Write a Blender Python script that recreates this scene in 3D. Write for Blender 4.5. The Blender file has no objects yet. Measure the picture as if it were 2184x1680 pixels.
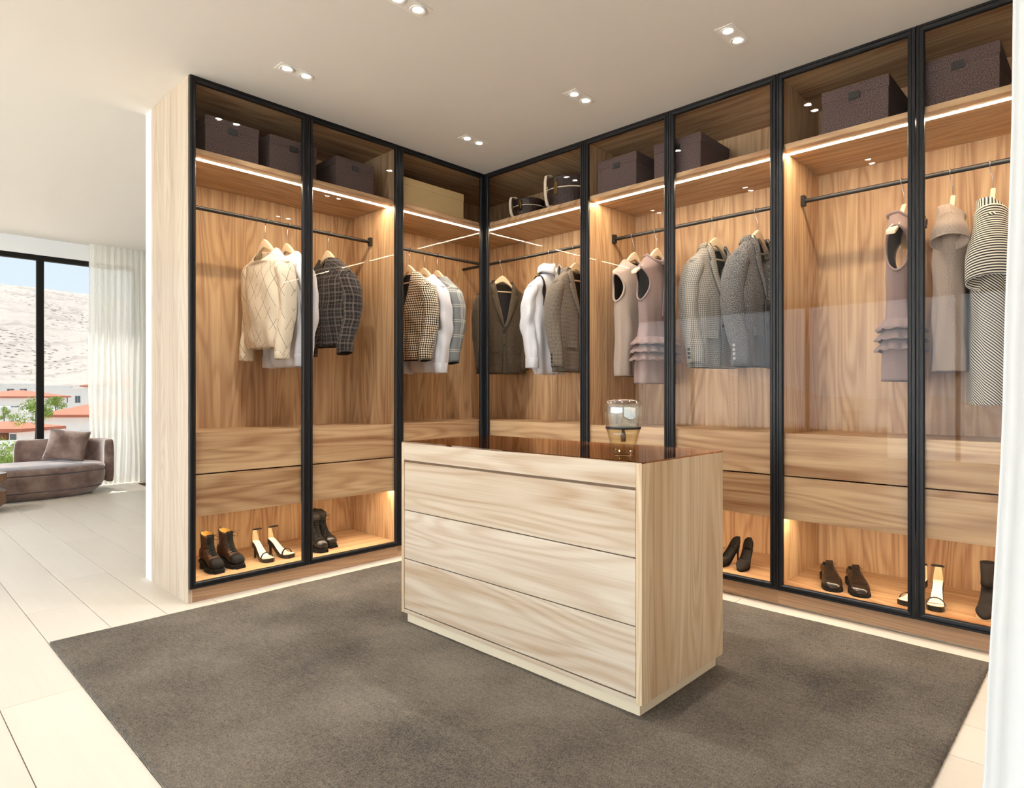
import bpy, bmesh, math, random
from math import sin, cos, pi, radians as R, floor, sqrt
from mathutils import Vector, Matrix

random.seed(7)
sc = bpy.context.scene
col = sc.collection

# ------------------------------------------------------------------ camera
cd = bpy.data.cameras.new('camera'); cam = bpy.data.objects.new('camera', cd); col.objects.link(cam)
cam.location = (-3.2659, -3.4222, 1.0784)
cam.rotation_euler = (pi / 2, 0, -R(46.1559))
cd.sensor_width = 36; cd.lens = 36 * 1357.2 / 2184; cd.shift_y = (837.26 - 840) / 2184
cd.clip_end = 3000
sc.camera = cam

# ------------------------------------------------------------------ world, sun, exposure
SKY = 3.6
w = bpy.data.worlds.new('sky'); sc.world = w; w.use_nodes = True
nt = w.node_tree; nt.nodes.clear()
tc = nt.nodes.new('ShaderNodeTexCoord'); sp = nt.nodes.new('ShaderNodeSeparateXYZ')
rp = nt.nodes.new('ShaderNodeValToRGB'); bg = nt.nodes.new('ShaderNodeBackground'); wo = nt.nodes.new('ShaderNodeOutputWorld')
nt.links.new(tc.outputs['Generated'], sp.inputs[0]); nt.links.new(sp.outputs[2], rp.inputs[0])
rp.color_ramp.elements[0].position = 0.0; rp.color_ramp.elements[0].color = (.86, .94, 1, 1)
rp.color_ramp.elements[1].position = .5; rp.color_ramp.elements[1].color = (.62, .80, 1, 1)
nt.links.new(rp.outputs[0], bg.inputs[0]); bg.inputs[1].default_value = SKY
nt.links.new(bg.outputs[0], wo.inputs[0])

sd = bpy.data.lights.new('sun', 'SUN'); sun = bpy.data.objects.new('sun', sd); col.objects.link(sun)
sd.energy = 26; sd.angle = R(1.2); sd.color = (1, .965, .91)
sun.rotation_euler = (Vector((-.22, 1, 0)).to_track_quat('-Z', 'Z').to_euler())
_d = Vector((.12, -.42, -1)).normalized()
sun.rotation_euler = _d.to_track_quat('-Z', 'Y').to_euler()

vs = sc.view_settings
sc.display_settings.display_device = 'sRGB'
vs.view_transform = 'Standard'; vs.look = 'None'; vs.exposure = 0.8; vs.gamma = 1; vs.use_curve_mapping = False
cy = sc.cycles
cy.use_denoising = True
cy.max_bounces = 9; cy.diffuse_bounces = 5; cy.glossy_bounces = 4; cy.transmission_bounces = 8; cy.transparent_max_bounces = 24
cy.sample_clamp_indirect = 6.0; cy.caustics_reflective = False; cy.caustics_refractive = False

def portal(loc, rot, sx, sy):
    d = bpy.data.lights.new('window_portal', 'AREA'); d.shape = 'RECTANGLE'; d.size = sx; d.size_y = sy
    d.cycles.is_portal = True
    o = bpy.data.objects.new('window_portal', d); o.location = loc; o.rotation_euler = rot; col.objects.link(o)
portal((-8.05, -.6, 1.3), (0, -pi / 2, 0), 2.6, 11.0)
portal((-4.0, 5.42, 1.3), (-pi / 2, 0, 0), 6.3, 2.6)

# ------------------------------------------------------------------ material helpers
class T:
    def __init__(s, name):
        s.m = bpy.data.materials.new(name); s.m.use_nodes = True
        s.t = s.m.node_tree; s.N = s.t.nodes; s.L = s.t.links
        s.b = s.N['Principled BSDF']; s.out = s.N['Material Output']
    def lk(s, v, sock):
        if v is None: return
        if hasattr(v, 'is_output') or isinstance(v, bpy.types.NodeSocket): s.L.new(v, sock)
        else: sock.default_value = v
    def math(s, op, a, b=None, c=None):
        n = s.N.new('ShaderNodeMath'); n.operation = op
        s.lk(a, n.inputs[0])
        if b is not None: s.lk(b, n.inputs[1])
        if c is not None: s.lk(c, n.inputs[2])
        return n.outputs[0]
    def add(s, a, b): return s.math('ADD', a, b)
    def sub(s, a, b): return s.math('SUBTRACT', a, b)
    def mul(s, a, b): return s.math('MULTIPLY', a, b)
    def coord(s, kind='Object'):
        n = s.N.new('ShaderNodeTexCoord'); q = s.N.new('ShaderNodeSeparateXYZ')
        s.L.new(n.outputs[kind], q.inputs[0]); return q.outputs[0], q.outputs[1], q.outputs[2]
    def vec(s, x, y, z):
        n = s.N.new('ShaderNodeCombineXYZ')
        for i, v in enumerate((x, y, z)): s.lk(v, n.inputs[i])
        return n.outputs[0]
    def noise(s, v, scale=1, detail=2, rough=.5, dist=0):
        n = s.N.new('ShaderNodeTexNoise')
        if v is not None: s.L.new(v, n.inputs['Vector'])
        n.inputs['Scale'].default_value = scale; n.inputs['Detail'].default_value = detail
        n.inputs['Roughness'].default_value = rough; n.inputs['Distortion'].default_value = dist
        return n.outputs[0]
    def voro(s, v, scale=1):
        n = s.N.new('ShaderNodeTexVoronoi'); s.L.new(v, n.inputs['Vector']); n.inputs['Scale'].default_value = scale
        return n.outputs['Distance'], n.outputs['Color']
    def white(s, v):
        n = s.N.new('ShaderNodeTexWhiteNoise'); n.noise_dimensions = '1D'; s.lk(v, n.inputs['W']); return n.outputs[0]
    def mix(s, f, a, b):
        n = s.N.new('ShaderNodeMix'); n.data_type = 'RGBA'
        s.lk(f, n.inputs[0]); s.lk(a, n.inputs[6]); s.lk(b, n.inputs[7]); return n.outputs[2]
    def rng(s, v, a, b, c=0, d=1):
        n = s.N.new('ShaderNodeMapRange'); s.lk(v, n.inputs[0])
        for i, q in enumerate((a, b, c, d)): n.inputs[i + 1].default_value = q
        return n.outputs[0]
    def bump(s, h, strength=.3, dist=.002):
        n = s.N.new('ShaderNodeBump'); n.inputs['Strength'].default_value = strength; n.inputs['Distance'].default_value = dist
        s.L.new(h, n.inputs['Height']); s.L.new(n.outputs[0], s.b.inputs['Normal'])
    def rand(s):
        n = s.N.new('ShaderNodeObjectInfo'); return n.outputs['Random']
    def base(s, c, rough=.5, spec=.5, metal=0):
        s.lk(c, s.b.inputs['Base Color']); s.lk(rough, s.b.inputs['Roughness'])
        s.b.inputs['Specular IOR Level'].default_value = spec; s.b.inputs['Metallic'].default_value = metal
        return s.m

def srgb(r, g, b):
    f = lambda c: ((c / 255 + .055) / 1.055) ** 2.4 if c > 10 else c / 255 / 12.92
    return (f(r), f(g), f(b), 1)

def plain(name, c, rough=.5, spec=.5, metal=0, bump=0, bscale=300):
    t = T(name)
    if bump:
        x, y, z = t.coord(); t.bump(t.noise(t.vec(x, y, z), bscale, 2), bump, .001)
    return t.base(c, rough, spec, metal)

def emit(name, c, s):
    t = T(name); e = t.N.new('ShaderNodeEmission'); e.inputs[0].default_value = c; e.inputs[1].default_value = s
    t.L.new(e.outputs[0], t.out.inputs[0]); return t.m

def glass(name, tint, f0=.02, rough=0.0, refl=(1, 1, 1, 1)):
    """thin clear sheet: transparent plus a Schlick reflection that is the same from both sides"""
    t = T(name); tr = t.N.new('ShaderNodeBsdfTransparent'); tr.inputs[0].default_value = tint
    g = t.N.new('ShaderNodeBsdfGlossy'); g.inputs['Roughness'].default_value = rough; g.inputs['Color'].default_value = refl
    lw = t.N.new('ShaderNodeLayerWeight'); lw.inputs['Blend'].default_value = .5
    f = t.add(t.mul(t.math('POWER', lw.outputs['Facing'], 5.0), 1 - f0), f0)
    mx = t.N.new('ShaderNodeMixShader'); t.L.new(f, mx.inputs[0]); t.L.new(tr.outputs[0], mx.inputs[1]); t.L.new(g.outputs[0], mx.inputs[2])
    t.L.new(mx.outputs[0], t.out.inputs[0]); return t.m

def wood(name, axis, light, dark, strip=.15, rough=.42, freq=85, contrast=1.0, offs=0.0, spec=.35):
    t = T(name); x, y, z = t.coord()
    along, a1, a2 = {'z': (z, x, y), 'x': (x, y, z), 'y': (y, x, z)}[axis]
    ac = t.add(a1, a2); rnd = t.add(t.mul(t.rand(), 37.0), offs)
    wn = t.noise(t.vec(t.mul(along, .7), 0.0, rnd), 1, 1)
    cell = t.math('FLOOR', t.add(t.math('DIVIDE', ac, strip), rnd))
    wv = t.white(cell); ww = t.add(t.mul(wv, 19.0), rnd)
    n1 = t.noise(t.vec(t.mul(ac, 6.0), t.mul(along, .62), ww), 1, 1.5, .45, .25)
    ring = t.math('SINE', t.mul(n1, freq)); ring = t.rng(ring, -1, 1, 0, 1)
    ring = t.math('POWER', ring, 1.6)
    n3 = t.noise(t.vec(t.mul(ac, 26), t.mul(along, .7), ww), 1, 3, .6)
    n2 = t.noise(t.vec(t.mul(ac, 170), t.mul(along, 3.5), ww), 1, 3, .6)
    big = t.noise(t.vec(t.mul(ac, 2.2), t.mul(along, .8), rnd), 1, 1)
    f = t.add(t.add(t.mul(ring, .30 * contrast), t.mul(t.rng(n3, .3, .7), .42 * contrast)), t.mul(t.rng(n2, .25, .75), .28))
    f = t.add(f, t.mul(t.sub(wv, .5), .30)); f = t.add(f, t.mul(t.sub(big, .5), .5))
    f = t.rng(f, -.05, 1.05)
    c = t.mix(f, light, dark)
    t.bump(n2, .12, .0008)
    return t.base(c, rough, spec)

def fabric(name, kind, c1, c2, s=100., p=0.0, rough=.92, sheen=.1, bump=.4):
    """UV in metres: u around, v up"""
    t = T(name); u, v, _ = t.coord('UV'); V = t.vec(u, v, 0.0)
    fr = lambda q: t.math('FRACT', q)
    if kind == 'plain':
        f = t.mul(t.noise(V, s, 2), p or .3)
    elif kind == 'tweed':
        n = t.noise(V, s, 2, .7); f = t.rng(n, .55 - p * .5, .55 + p)
    elif kind == 'dots':                     # coarse houndstooth / spots, offset rows
        du = t.sub(fr(t.mul(u, s)), .5); dv = t.sub(fr(t.mul(v, s)), .5)
        d = t.math('SQRT', t.add(t.mul(du, du), t.mul(dv, dv)))
        wob = t.mul(t.sub(t.noise(V, s * 3, 1), .5), .25)
        f = t.rng(t.add(d, wob), p + .05, p - .05)
    elif kind == 'check':                    # small woven check
        a = t.math('SINE', t.mul(u, s)); b = t.math('SINE', t.mul(v, s))
        n = t.noise(V, s * .6, 2, .6)
        f = t.rng(t.add(t.mul(t.add(a, b), .25), n), .1, 1.0)
    elif kind == 'pane':                     # windowpane check: lighter double lines
        def ln(q, w_, o): return t.math('LESS_THAN', t.math('ABSOLUTE', t.sub(fr(t.add(q, o)), .5)), w_)
        qu, qv = t.mul(u, s), t.mul(v, s)
        g = t.math('MAXIMUM', t.math('MAXIMUM', ln(qu, .03, 0), ln(qu, .03, .12)), t.math('MAXIMUM', ln(qv, .03, 0), ln(qv, .03, .12)))
        g2 = t.math('MAXIMUM', ln(qu, .05, .5), ln(qv, .05, .5))
        n = t.noise(V, 420, 2, .6)
        f = t.add(t.mul(t.math('MAXIMUM', g, t.mul(g2, p)), .75), t.mul(t.sub(n, .4), .45))
    elif kind == 'argyle':                   # broken thin diamond lines on cream knit
        q1 = t.mul(t.add(t.mul(u, 1.7), v), s); q2 = t.mul(t.sub(t.mul(u, 1.7), v), s)
        l1 = t.math('LESS_THAN', t.math('ABSOLUTE', t.sub(fr(q1), .5)), .017)
        l2 = t.math('LESS_THAN', t.math('ABSOLUTE', t.sub(fr(q2), .5)), .017)
        g1 = t.math('GREATER_THAN', t.white(t.add(t.math('FLOOR', q2), t.mul(t.math('FLOOR', q1), 7.3))), .32)
        g2 = t.math('GREATER_THAN', t.white(t.add(t.math('FLOOR', q1), t.mul(t.math('FLOOR', q2), 5.1))), .32)
        f = t.mul(t.math('MAXIMUM', t.mul(l1, g1), t.mul(l2, g2)), .85)
    elif kind == 'stripe':                   # p: slant
        f = t.rng(t.math('SINE', t.mul(t.add(v, t.mul(u, p)), s)), -.25, .25)
    elif kind == 'melange':
        n = t.noise(t.vec(t.mul(u, .35), v, 0.0), s, 3, .75); f = t.rng(n, .38, .66)
    t.bump(t.noise(V, 500, 2), bump, .0012)
    t.b.inputs['Sheen Weight'].default_value = sheen; t.b.inputs['Sheen Roughness'].default_value = .6
    return t.base(t.mix(f, c1, c2), rough, .15)

# ------------------------------------------------------------------ geometry helpers
def obj(name, bm, mat, parent=None, smooth=False, bevel=0, loc=None, normals=True, outward=False):
    me = bpy.data.meshes.new(name)
    if normals: bmesh.ops.recalc_face_normals(bm, faces=bm.faces)
    if outward:                            # open tubes: make sure the faces look away from the axis
        bm.normal_update(); fs = list(bm.faces); cx = sum(f.calc_center_median().x for f in fs) / len(fs); cy_ = sum(f.calc_center_median().y for f in fs) / len(fs)
        q = sum(f.normal.x * (f.calc_center_median().x - cx) + f.normal.y * (f.calc_center_median().y - cy_) for f in fs)
        if q < 0: bmesh.ops.reverse_faces(bm, faces=fs)
    bm.to_mesh(me); bm.free()
    for m in (mat if isinstance(mat, (list, tuple)) else [mat]): me.materials.append(m)
    if smooth:
        for p in me.polygons: p.use_smooth = True
    o = bpy.data.objects.new(name, me); col.objects.link(o)
    if parent is not None: o.parent = parent
    if loc is not None: o.location = loc
    if bevel:
        b = o.modifiers.new('bevel', 'BEVEL'); b.width = bevel; b.segments = 2; b.limit_method = 'ANGLE'; b.angle_limit = R(40)
    return o

def empty(name, loc=(0, 0, 0), rz=0):
    o = bpy.data.objects.new(name, None); col.objects.link(o); o.location = loc; o.rotation_euler = (0, 0, rz)
    o.empty_display_size = .1; return o

SHOE = .85
def tag(o, label=None, cat=None, group=None, kind=None):
    if label: o['label'] = label
    if cat: o['category'] = cat
    if group: o['group'] = group
    if kind: o['kind'] = kind
    return o

def bx(bm, x0, x1, y0, y1, z0, z1):
    if x0 > x1: x0, x1 = x1, x0
    if y0 > y1: y0, y1 = y1, y0
    v = [bm.verts.new((x, y, z)) for z in (z0, z1) for y in (y0, y1) for x in (x0, x1)]
    for f in ((0, 2, 3, 1), (4, 5, 7, 6), (0, 1, 5, 4), (2, 6, 7, 3), (0, 4, 6, 2), (1, 3, 7, 5)):
        bm.faces.new([v[i] for i in f])
    return bm

def box(*a): return bx(bmesh.new(), *a)

def loft(rings, closed=True, caps=(True, True), bm=None, uv=False):
    """rings: list of equal-length point lists"""
    bm = bm or bmesh.new(); n = len(rings[0])
    V = [[bm.verts.new(p) for p in r] for r in rings]
    if uv:
        L = bm.loops.layers.uv.verify()
        U = []
        for r in rings:
            a = [0.0]
            for i in range(n): a.append(a[-1] + (Vector(r[(i + 1) % n]) - Vector(r[i])).length)
            U.append(a)
        cen = [sum((Vector(p) for p in r), Vector()) / n for r in rings]; vv = [0.0]
        for i in range(1, len(rings)): vv.append(vv[-1] + (cen[i] - cen[i - 1]).length)
    for i in range(len(rings) - 1):
        for j in range(n if closed else n - 1):
            k = (j + 1) % n
            try: f = bm.faces.new((V[i][j], V[i][k], V[i + 1][k], V[i + 1][j]))
            except ValueError: continue
            if uv:
                for lp, (a, b) in zip(f.loops, ((i, j), (i, j + 1), (i + 1, j + 1), (i + 1, j))):
                    mid = (U[a][b] - U[a][-1] * .5)
                    lp[L].uv = (mid, vv[a])
    if closed and caps[0]: bm.faces.new(V[0][::-1])
    if closed and caps[1]: bm.faces.new(V[-1])
    return bm

def circ(c, r, n=16, ax='z', ry=None, ph=0):
    ry = r if ry is None else ry; out = []
    for i in range(n):
        a = 2 * pi * i / n + ph; p, q = r * cos(a), ry * sin(a)
        out.append({'z': (c[0] + p, c[1] + q, c[2]), 'x': (c[0], c[1] + p, c[2] + q), 'y': (c[0] + p, c[1], c[2] + q)}[ax])
    return out

def lathe(prof, n=32, bm=None, c=(0, 0, 0), caps=(True, True)):
    return loft([circ((c[0], c[1], c[2] + z), max(r, 1e-4), n) for r, z in prof], True, caps, bm)

def tube(pts, r, n=8, bm=None, caps=(True, True), rr=None):
    """tube through pts (list of vectors); r radius or list"""
    P = [Vector(p) for p in pts]; rings = []; up = None
    for i, p in enumerate(P):
        d = (P[min(i + 1, len(P) - 1)] - P[max(i - 1, 0)]).normalized()
        if up is None:
            up = Vector((0, 0, 1)) if abs(d.z) < .9 else Vector((0, 1, 0))
        a = d.cross(up).normalized(); b = a.cross(d).normalized(); up = b
        ra = r[i] if isinstance(r, (list, tuple)) else r
        rings.append([tuple(p + a * (ra * cos(2 * pi * j / n)) + b * ((rr or ra) * sin(2 * pi * j / n))) for j in range(n)])
    return loft(rings, True, caps, bm)

def ribbon(pts, wdir, width, thick, bm=None):
    """flat band along pts; wdir = width direction (vector or list), thin box section"""
    P = [Vector(p) for p in pts]; rings = []
    for i, p in enumerate(P):
        d = (P[min(i + 1, len(P) - 1)] - P[max(i - 1, 0)]).normalized()
        wv = Vector(wdir[i] if isinstance(wdir[0], (list, tuple, Vector)) else wdir); wv = (wv - d * wv.dot(d)).normalized()
        nn = d.cross(wv).normalized(); W = width[i] if isinstance(width, (list, tuple)) else width
        rings.append([tuple(p + wv * a * W / 2 + nn * b * thick / 2) for a, b in ((-1, -1), (1, -1), (1, 1), (-1, 1))])
    return loft(rings, True, (True, True), bm, uv=True)

def lerp(a, b, t): return a + (b - a) * t
def keyed(keys, t):
    if t <= keys[0][0]: return keys[0][1]
    for (a, va), (b, vb) in zip(keys, keys[1:]):
        if t <= b:
            q = (t - a) / (b - a); q = q * q * (3 - 2 * q) * .5 + q * .5
            if isinstance(va, tuple): return tuple(lerp(i, j, q) for i, j in zip(va, vb))
            return lerp(va, vb, q)
    return keys[-1][1]
def sm(t): t = max(0, min(1, t)); return t * t * (3 - 2 * t)
def spow(v, p): return math.copysign(abs(v) ** p, v)

# ------------------------------------------------------------------ shared materials
WL, WD = srgb(220, 188, 146), srgb(140, 93, 58)
M_wz = wood('oak_vertical', 'z', WL, WD, .16)
M_wx = wood('oak_along_run', 'x', WL, WD, .6, freq=70)
M_end = wood('oak_end_daylight_haze', 'z', srgb(206, 192, 172), srgb(162, 138, 114), .13, rough=.28, offs=3.3, spec=.8)  # same oak, greyed: the daylight haze is put into its colour
M_iz = wood('oak_island_vertical', 'z', srgb(226, 206, 174), srgb(176, 140, 102), .12, offs=1.7)
M_iy = wood('oak_island_drawers', 'y', srgb(218, 206, 188), srgb(172, 142, 110), .9, freq=75, contrast=1.1, offs=5.2)
M_plinth = wood('oak_plinth', 'x', srgb(190, 155, 122), srgb(128, 94, 68), .6)
M_black = plain('black_metal', (.010, .010, .011, 1), .40, .32)
M_rail = plain('black_rail', (.015, .014, .013, 1), .4, .5)
M_glass = glass('clear_door_glass', (.985, .98, .975, 1), .008)
M_led = emit('warm_led', (1, .81, .58, 1), 50)
M_ledlow = emit('warm_led_low', (1, .80, .54, 1), 85)
M_white = plain('white_paint', srgb(236, 232, 226), .6, .3)
M_ceil = plain('ceiling_paint', srgb(226, 220, 213), .7, .2, bump=.05, bscale=120)
M_wallw = plain('white_wall_paint', srgb(240, 240, 240), .6, .3)
M_spot = emit('downlight_lamp', (1, .96, .88, 1), 60)
M_hang = wood('hanger_beech', 'x', srgb(236, 216, 184), srgb(214, 186, 146), .3, rough=.35, contrast=.5)
M_steel = plain('steel', (.55, .55, .56, 1), .25, .5, 1)

# ------------------------------------------------------------------ room structure
def struct(name, bm, mat, label=None, **k):
    o = obj(name, bm, mat, **k); o['kind'] = 'structure'
    if label: o['label'] = label
    return o

M_floorbase = plain('floor_base', srgb(150, 135, 115), .7, .2)
fl = struct('floor', bx(bx(bx(bx(box(-8.1, 2.0, -7.1, 5.5, -.15, -.012), -8.1, -4.35, -7.1, 5.5, -.012, 0), .05, 2.0, -7.1, 5.5, -.012, 0), -4.35, .05, -7.1, -4.4, -.012, 0), -4.35, .05, 5.4, 5.5, -.012, 0), plain('floor_plain', srgb(232, 220, 200), .45, .3))
t = T('pale_oak_board'); x, y, z = t.coord(); rn = t.rand()
nA = t.noise(t.vec(t.mul(x, 60), t.mul(y, 2.2), t.mul(rn, 40)), 1, 3, .6); nB = t.noise(t.vec(t.mul(x, 6), t.mul(y, .8), t.mul(rn, 40)), 1, 2)
f = t.add(t.mul(nA, .35), t.mul(nB, .4)); f = t.add(f, t.mul(rn, .22))
t.bump(nA, .06, .0006)
M_board = t.base(t.mix(f, srgb(228, 220, 208), srgb(206, 194, 178)), .38, .4)
WB = .24; LB = 2.18
phase = {0: -.665, 1: .425, 2: .97, 3: -.10, 4: 1.5, 5: .2}
meshes = {}
def board(x0, x1, y0, y1):
    key = (round(y1 - y0, 3))
    g = .0013
    if key not in meshes:
        bm = box(g, WB - g, g, (y1 - y0) - g, -.012, 0)
        bmesh.ops.bevel(bm, geom=[e for e in bm.edges if all(v.co.z > -.001 for v in e.verts)], offset=.0012, segments=1, affect='EDGES')
        o = obj('floor_board', bm, M_board, fl); meshes[key] = o
    else:
        o = bpy.data.objects.new('floor_board', meshes[key].data); col.objects.link(o); o.parent = fl
    o.location = (x0, y0, 0)
nb = 0
for k in range(-6, 12):
    x0 = -2.912 + k * WB
    if x0 + WB > .06: continue
    ph = phase.get(k % 6, 0); cuts = []; yy = ph - 5 * LB
    while yy < 5.4:
        if yy > -4.4 and yy < 5.4: cuts.append(yy)
        yy += LB
    cuts = [-4.4] + cuts + [5.4]
    for a, b in zip(cuts, cuts[1:]):
        if b - a > .02: board(x0, x0 + WB, a, b); nb += 1

struct('ceiling', bx(box(-8.2, .8, -7.2, .69, 2.70, 2.95), -8.2, 2.1, .69, 5.6, 2.796, 2.95), M_ceil)
struct('wall_back', box(-2.068, 2.0, .592, .69, 0, 2.70), M_wallw)
struct('wall_right', box(.592, .70, -3.6, .592, 0, 2.70), M_wallw)
struct('wall_near', box(-1.42, .70, -3.52, -3.40, 0, 2.70), M_wallw)
struct('wall_behind', box(-8.1, .70, -7.2, -7.0, 0, 2.70), M_wallw)
struct('wall_side', box(.60, .70, -7.0, -3.52, 0, 2.70), M_wallw)
struct('wall_living', box(1.9, 2.0, .69, 5.5, 0, 2.80), M_wallw)
struct('wall_far', bx(bx(box(-8.1, 2.0, 5.28, 5.5, 2.612, 2.80), -8.1, -7.2, 5.28, 5.5, 0, 2.612), -.82, 2.0, 5.28, 5.5, 0, 2.612), M_wallw)
struct('wall_left', bx(bx(box(-8.2, -8.0, -7.1, 5.5, 2.6, 2.80), -8.2, -8.0, -7.1, -6.0, 0, 2.6), -8.2, -8.0, 4.9, 5.5, 0, 2.6), M_wallw)

# windows
M_wframe = plain('window_frame_black', (.009, .008, .007, 1), .6, .2)
M_wglass = glass('view_dimming_glass', (.40, .405, .405, 1), .02)  # panes darkened to dim the bright sky and hill seen through them
M_lglass = glass('left_window_glass', (.985, .99, .99, 1), .02)
wf = struct('window_1', bx(bx(box(-7.2, -.82, 5.30, 5.36, 2.556, 2.612), -7.2, -.82, 5.30, 5.36, 0, .05), -.87, -.82, 5.30, 5.36, .05, 2.556), M_wframe)
for xx in (-7.2, -5.85, -4.50, -3.15, -1.82):
    obj('mullion', bx(box(xx, xx + .034, 5.30, 5.36, .05, 2.556), xx + .030, xx + .066, 5.306, 5.354, .05, 2.556), M_wframe, wf)
xs = (-7.2, -5.85, -4.50, -3.15, -1.82, -.87)
for a, b in zip(xs, xs[1:]): obj('pane', box(a + .066, b, 5.325, 5.331, .05, 2.556), M_wglass, wf)
wl = struct('window_2', bx(bx(bx(box(-8.15, -8.1, -6, 4.9, 2.54, 2.6), -8.15, -8.1, -6, 4.9, 0, .05), -8.15, -8.1, -6, -5.95, .05, 2.54), -8.15, -8.1, 4.85, 4.9, .05, 2.54), M_wframe)
ys = [-5.95, -3.8, -1.65, .5, 2.65, 4.85]
for yy in ys[1:-1]: obj('mullion', box(-8.15, -8.1, yy - .03, yy + .03, .05, 2.54), M_wframe, wl)
for a, b in zip(ys, ys[1:]): obj('pane', box(-8.128, -8.122, a + .03, b - .03, .05, 2.54), M_lglass, wl)

# ------------------------------------------------------------------ exterior
t = T('dry_hillside'); x, y, z = t.coord(); P = t.vec(x, y, t.mul(z, 2.2))
d1, _c = t.voro(P, .5); d1 = t.add(d1, t.mul(t.sub(t.noise(P, 1.3, 2), .5), .5)); n = t.noise(P, .035, 3); n2 = t.noise(P, .4, 3, .7)
spots = t.mul(t.rng(d1, .36, .20), t.rng(n, .40, .55))
terr = t.rng(t.math('SINE', t.add(t.mul(z, 1.1), t.mul(n, 14))), .75, 1, 0, .22)
c = t.mix(t.rng(n2, .35, .7, 0, .55), srgb(184, 172, 162), srgb(158, 145, 133))
c = t.mix(t.math('MAXIMUM', t.mul(spots, .85), terr), c, srgb(58, 62, 52))
M_hill = t.base(c, .95, .1)
def hillz(x, y):
    d = (y - 90) / 330.0
    z = -14 + 11 * sm((y - 60) / 90) * 0
    z += 76 * sm(d) * (1 + .05 * sin(x * .013 + .6)) - 0.04 * (x + 180)
    z += 2.2 * sin(x * .045 + y * .02) + 1.4 * sin(x * .11 - y * .05) + .5 * sin(x * .37 + y * .21)
    return z
bm = bmesh.new(); NX, NY = 110, 60; G = []
for j in range(NY + 1):
    yy = 30 + 420 * j / NY
    G.append([bm.verts.new((-420 + 560 * i / NX, yy, hillz(-420 + 560 * i / NX, yy) if yy > 70 else lerp(-14, hillz(-420 + 560 * i / NX, 70), sm((yy - 30) / 40)))) for i in range(NX + 1)])
for j in range(NY):
    for i in range(NX): bm.faces.new((G[j][i], G[j][i + 1], G[j + 1][i + 1], G[j + 1][i]))
struct('hillside', bm, M_hill, 'dry rocky hillside with scattered scrub beyond the window', smooth=True)
struct('ground', box(-1500, 1500, 5.8, 40, -16, -14), plain('town_ground', srgb(210, 200, 184), .9, .1))
struct('ground', box(-1500, -9.5, -1500, 5.8, -16, -14), plain('far_ground', srgb(150, 156, 160), .9, .1))

CY, SY = cos(R(46.1559)), sin(R(46.1559))
def at(px, dep):                       # world x,y of an image column at a given depth (for laying out the town)
    a = (px - 1092) / 1357.2 * dep
    return (cam.location.x + SY * dep + CY * a, cam.location.y + CY * dep - SY * a)
def zat(py, dep): return 1.0784 + (837.26 - py) * dep / 1357.2
M_hw = plain('house_render', srgb(245, 240, 232), .85, .2)
M_tile = plain('terracotta_tiles', srgb(188, 112, 88), .8, .2, bump=.3, bscale=3)
M_hwin = plain('far_window_glass', (.10, .12, .13, 1), .2, .5)
M_shut = plain('brown_shutter', srgb(120, 74, 50), .7, .2)
def house(label, px0, px1, dep, ytop, ybot, roof=None, wins=(), ydepth=5, group=None):
    x0, y0 = at(px0, dep); x1, y1 = at(px1, dep * (1))
    dx, dy = x1 - x0, y1 - y0; L = sqrt(dx * dx + dy * dy); ang = math.atan2(dy, dx)
    e = empty('house', (x0, y0, zat(ybot, dep)), ang); tag(e, label, 'house', group)
    H = zat(ytop, dep) - zat(ybot, dep)
    obj('wall', box(0, L, 0, ydepth, 0, H), M_hw, e)
    if roof == 'hip' or roof == 'gable':
        rh = H * 0 + L * .14 if roof == 'hip' else L * .1; o = .5
        bm = bmesh.new()
        v = [bm.verts.new(p) for p in ((-o, -o, H), (L + o, -o, H), (L + o, ydepth + o, H), (-o, ydepth + o, H), (L * .42, ydepth * .5, H + rh), (L * .95 if roof == 'hip' else L * .6, ydepth * .5, H + rh))]
        for f in ((0, 1, 5, 4), (1, 2, 5), (2, 3, 4, 5), (3, 0, 4), (3, 2, 1, 0)): bm.faces.new([v[i] for i in f])
        obj('roof', bm, M_tile, e)
        obj('eaves', box(-o, L + o, -o, ydepth + o, H - .25, H - .02), M_tile, e)
    else:
        obj('parapet', bx(box(-.15, L + .15, -.15, .15, H, H + .5), -.15, .15, .15, ydepth, H, H + .5), M_hw, e)
    for (u, zz, ww, hh, kd) in wins:
        wn = obj('window', box(u * L - .08, u * L + ww + .08, -.10, 0, zz * H - .08, zz * H + hh + .08), M_hw if kd != 's' else M_shut, e)
        obj('pane', bx(box(u * L, u * L + ww * .47, -.13, -.10, zz * H, zz * H + hh), u * L + ww * .53, u * L + ww, -.13, -.10, zz * H, zz * H + hh), M_shut if kd == 's' else M_hwin, wn)
    return e
house('white house with wide terracotta hipped roof behind the grey daybed', 96, 330, 62, 884, 1012, 'hip', ((.045, .62, .55, .42, 'w'), (.335, .62, .9, .55, 'w'), (.6, .62, .9, .6, 'w')), 7)
house('white villa with brown shuttered window left of the window post', -90, 42, 50, 914, 1000, 'gable', ((.70, .68, .55, .6, 's'), (.86, .68, .5, .6, 'w')), 4)
house('white house with red roof at the left edge below the hill', -80, 52, 105, 845, 905, 'gable', ((.62, .45, 1.1, .9, 'w'), (.76, .45, 1.6, .9, 'w')), 10)
house('long flat roofed white building between the tree and the hill', 92, 230, 150, 832, 870, None, ((.28, .3, 1.6, 1.6, 'w'), (.5, .3, 1.2, 1.6, 'w')), 14)
house('flat roofed pale building at the foot of the hill on the left', -60, 78, 170, 822, 850, None, ((.55, .3, 1.8, 1.6, 'w'), (.75, .3, 1.8, 1.6, 'w')), 14)
house('low white block with a bare wall left of the green tree', -100, 40, 80, 877, 960, None, (), 9)
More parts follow.
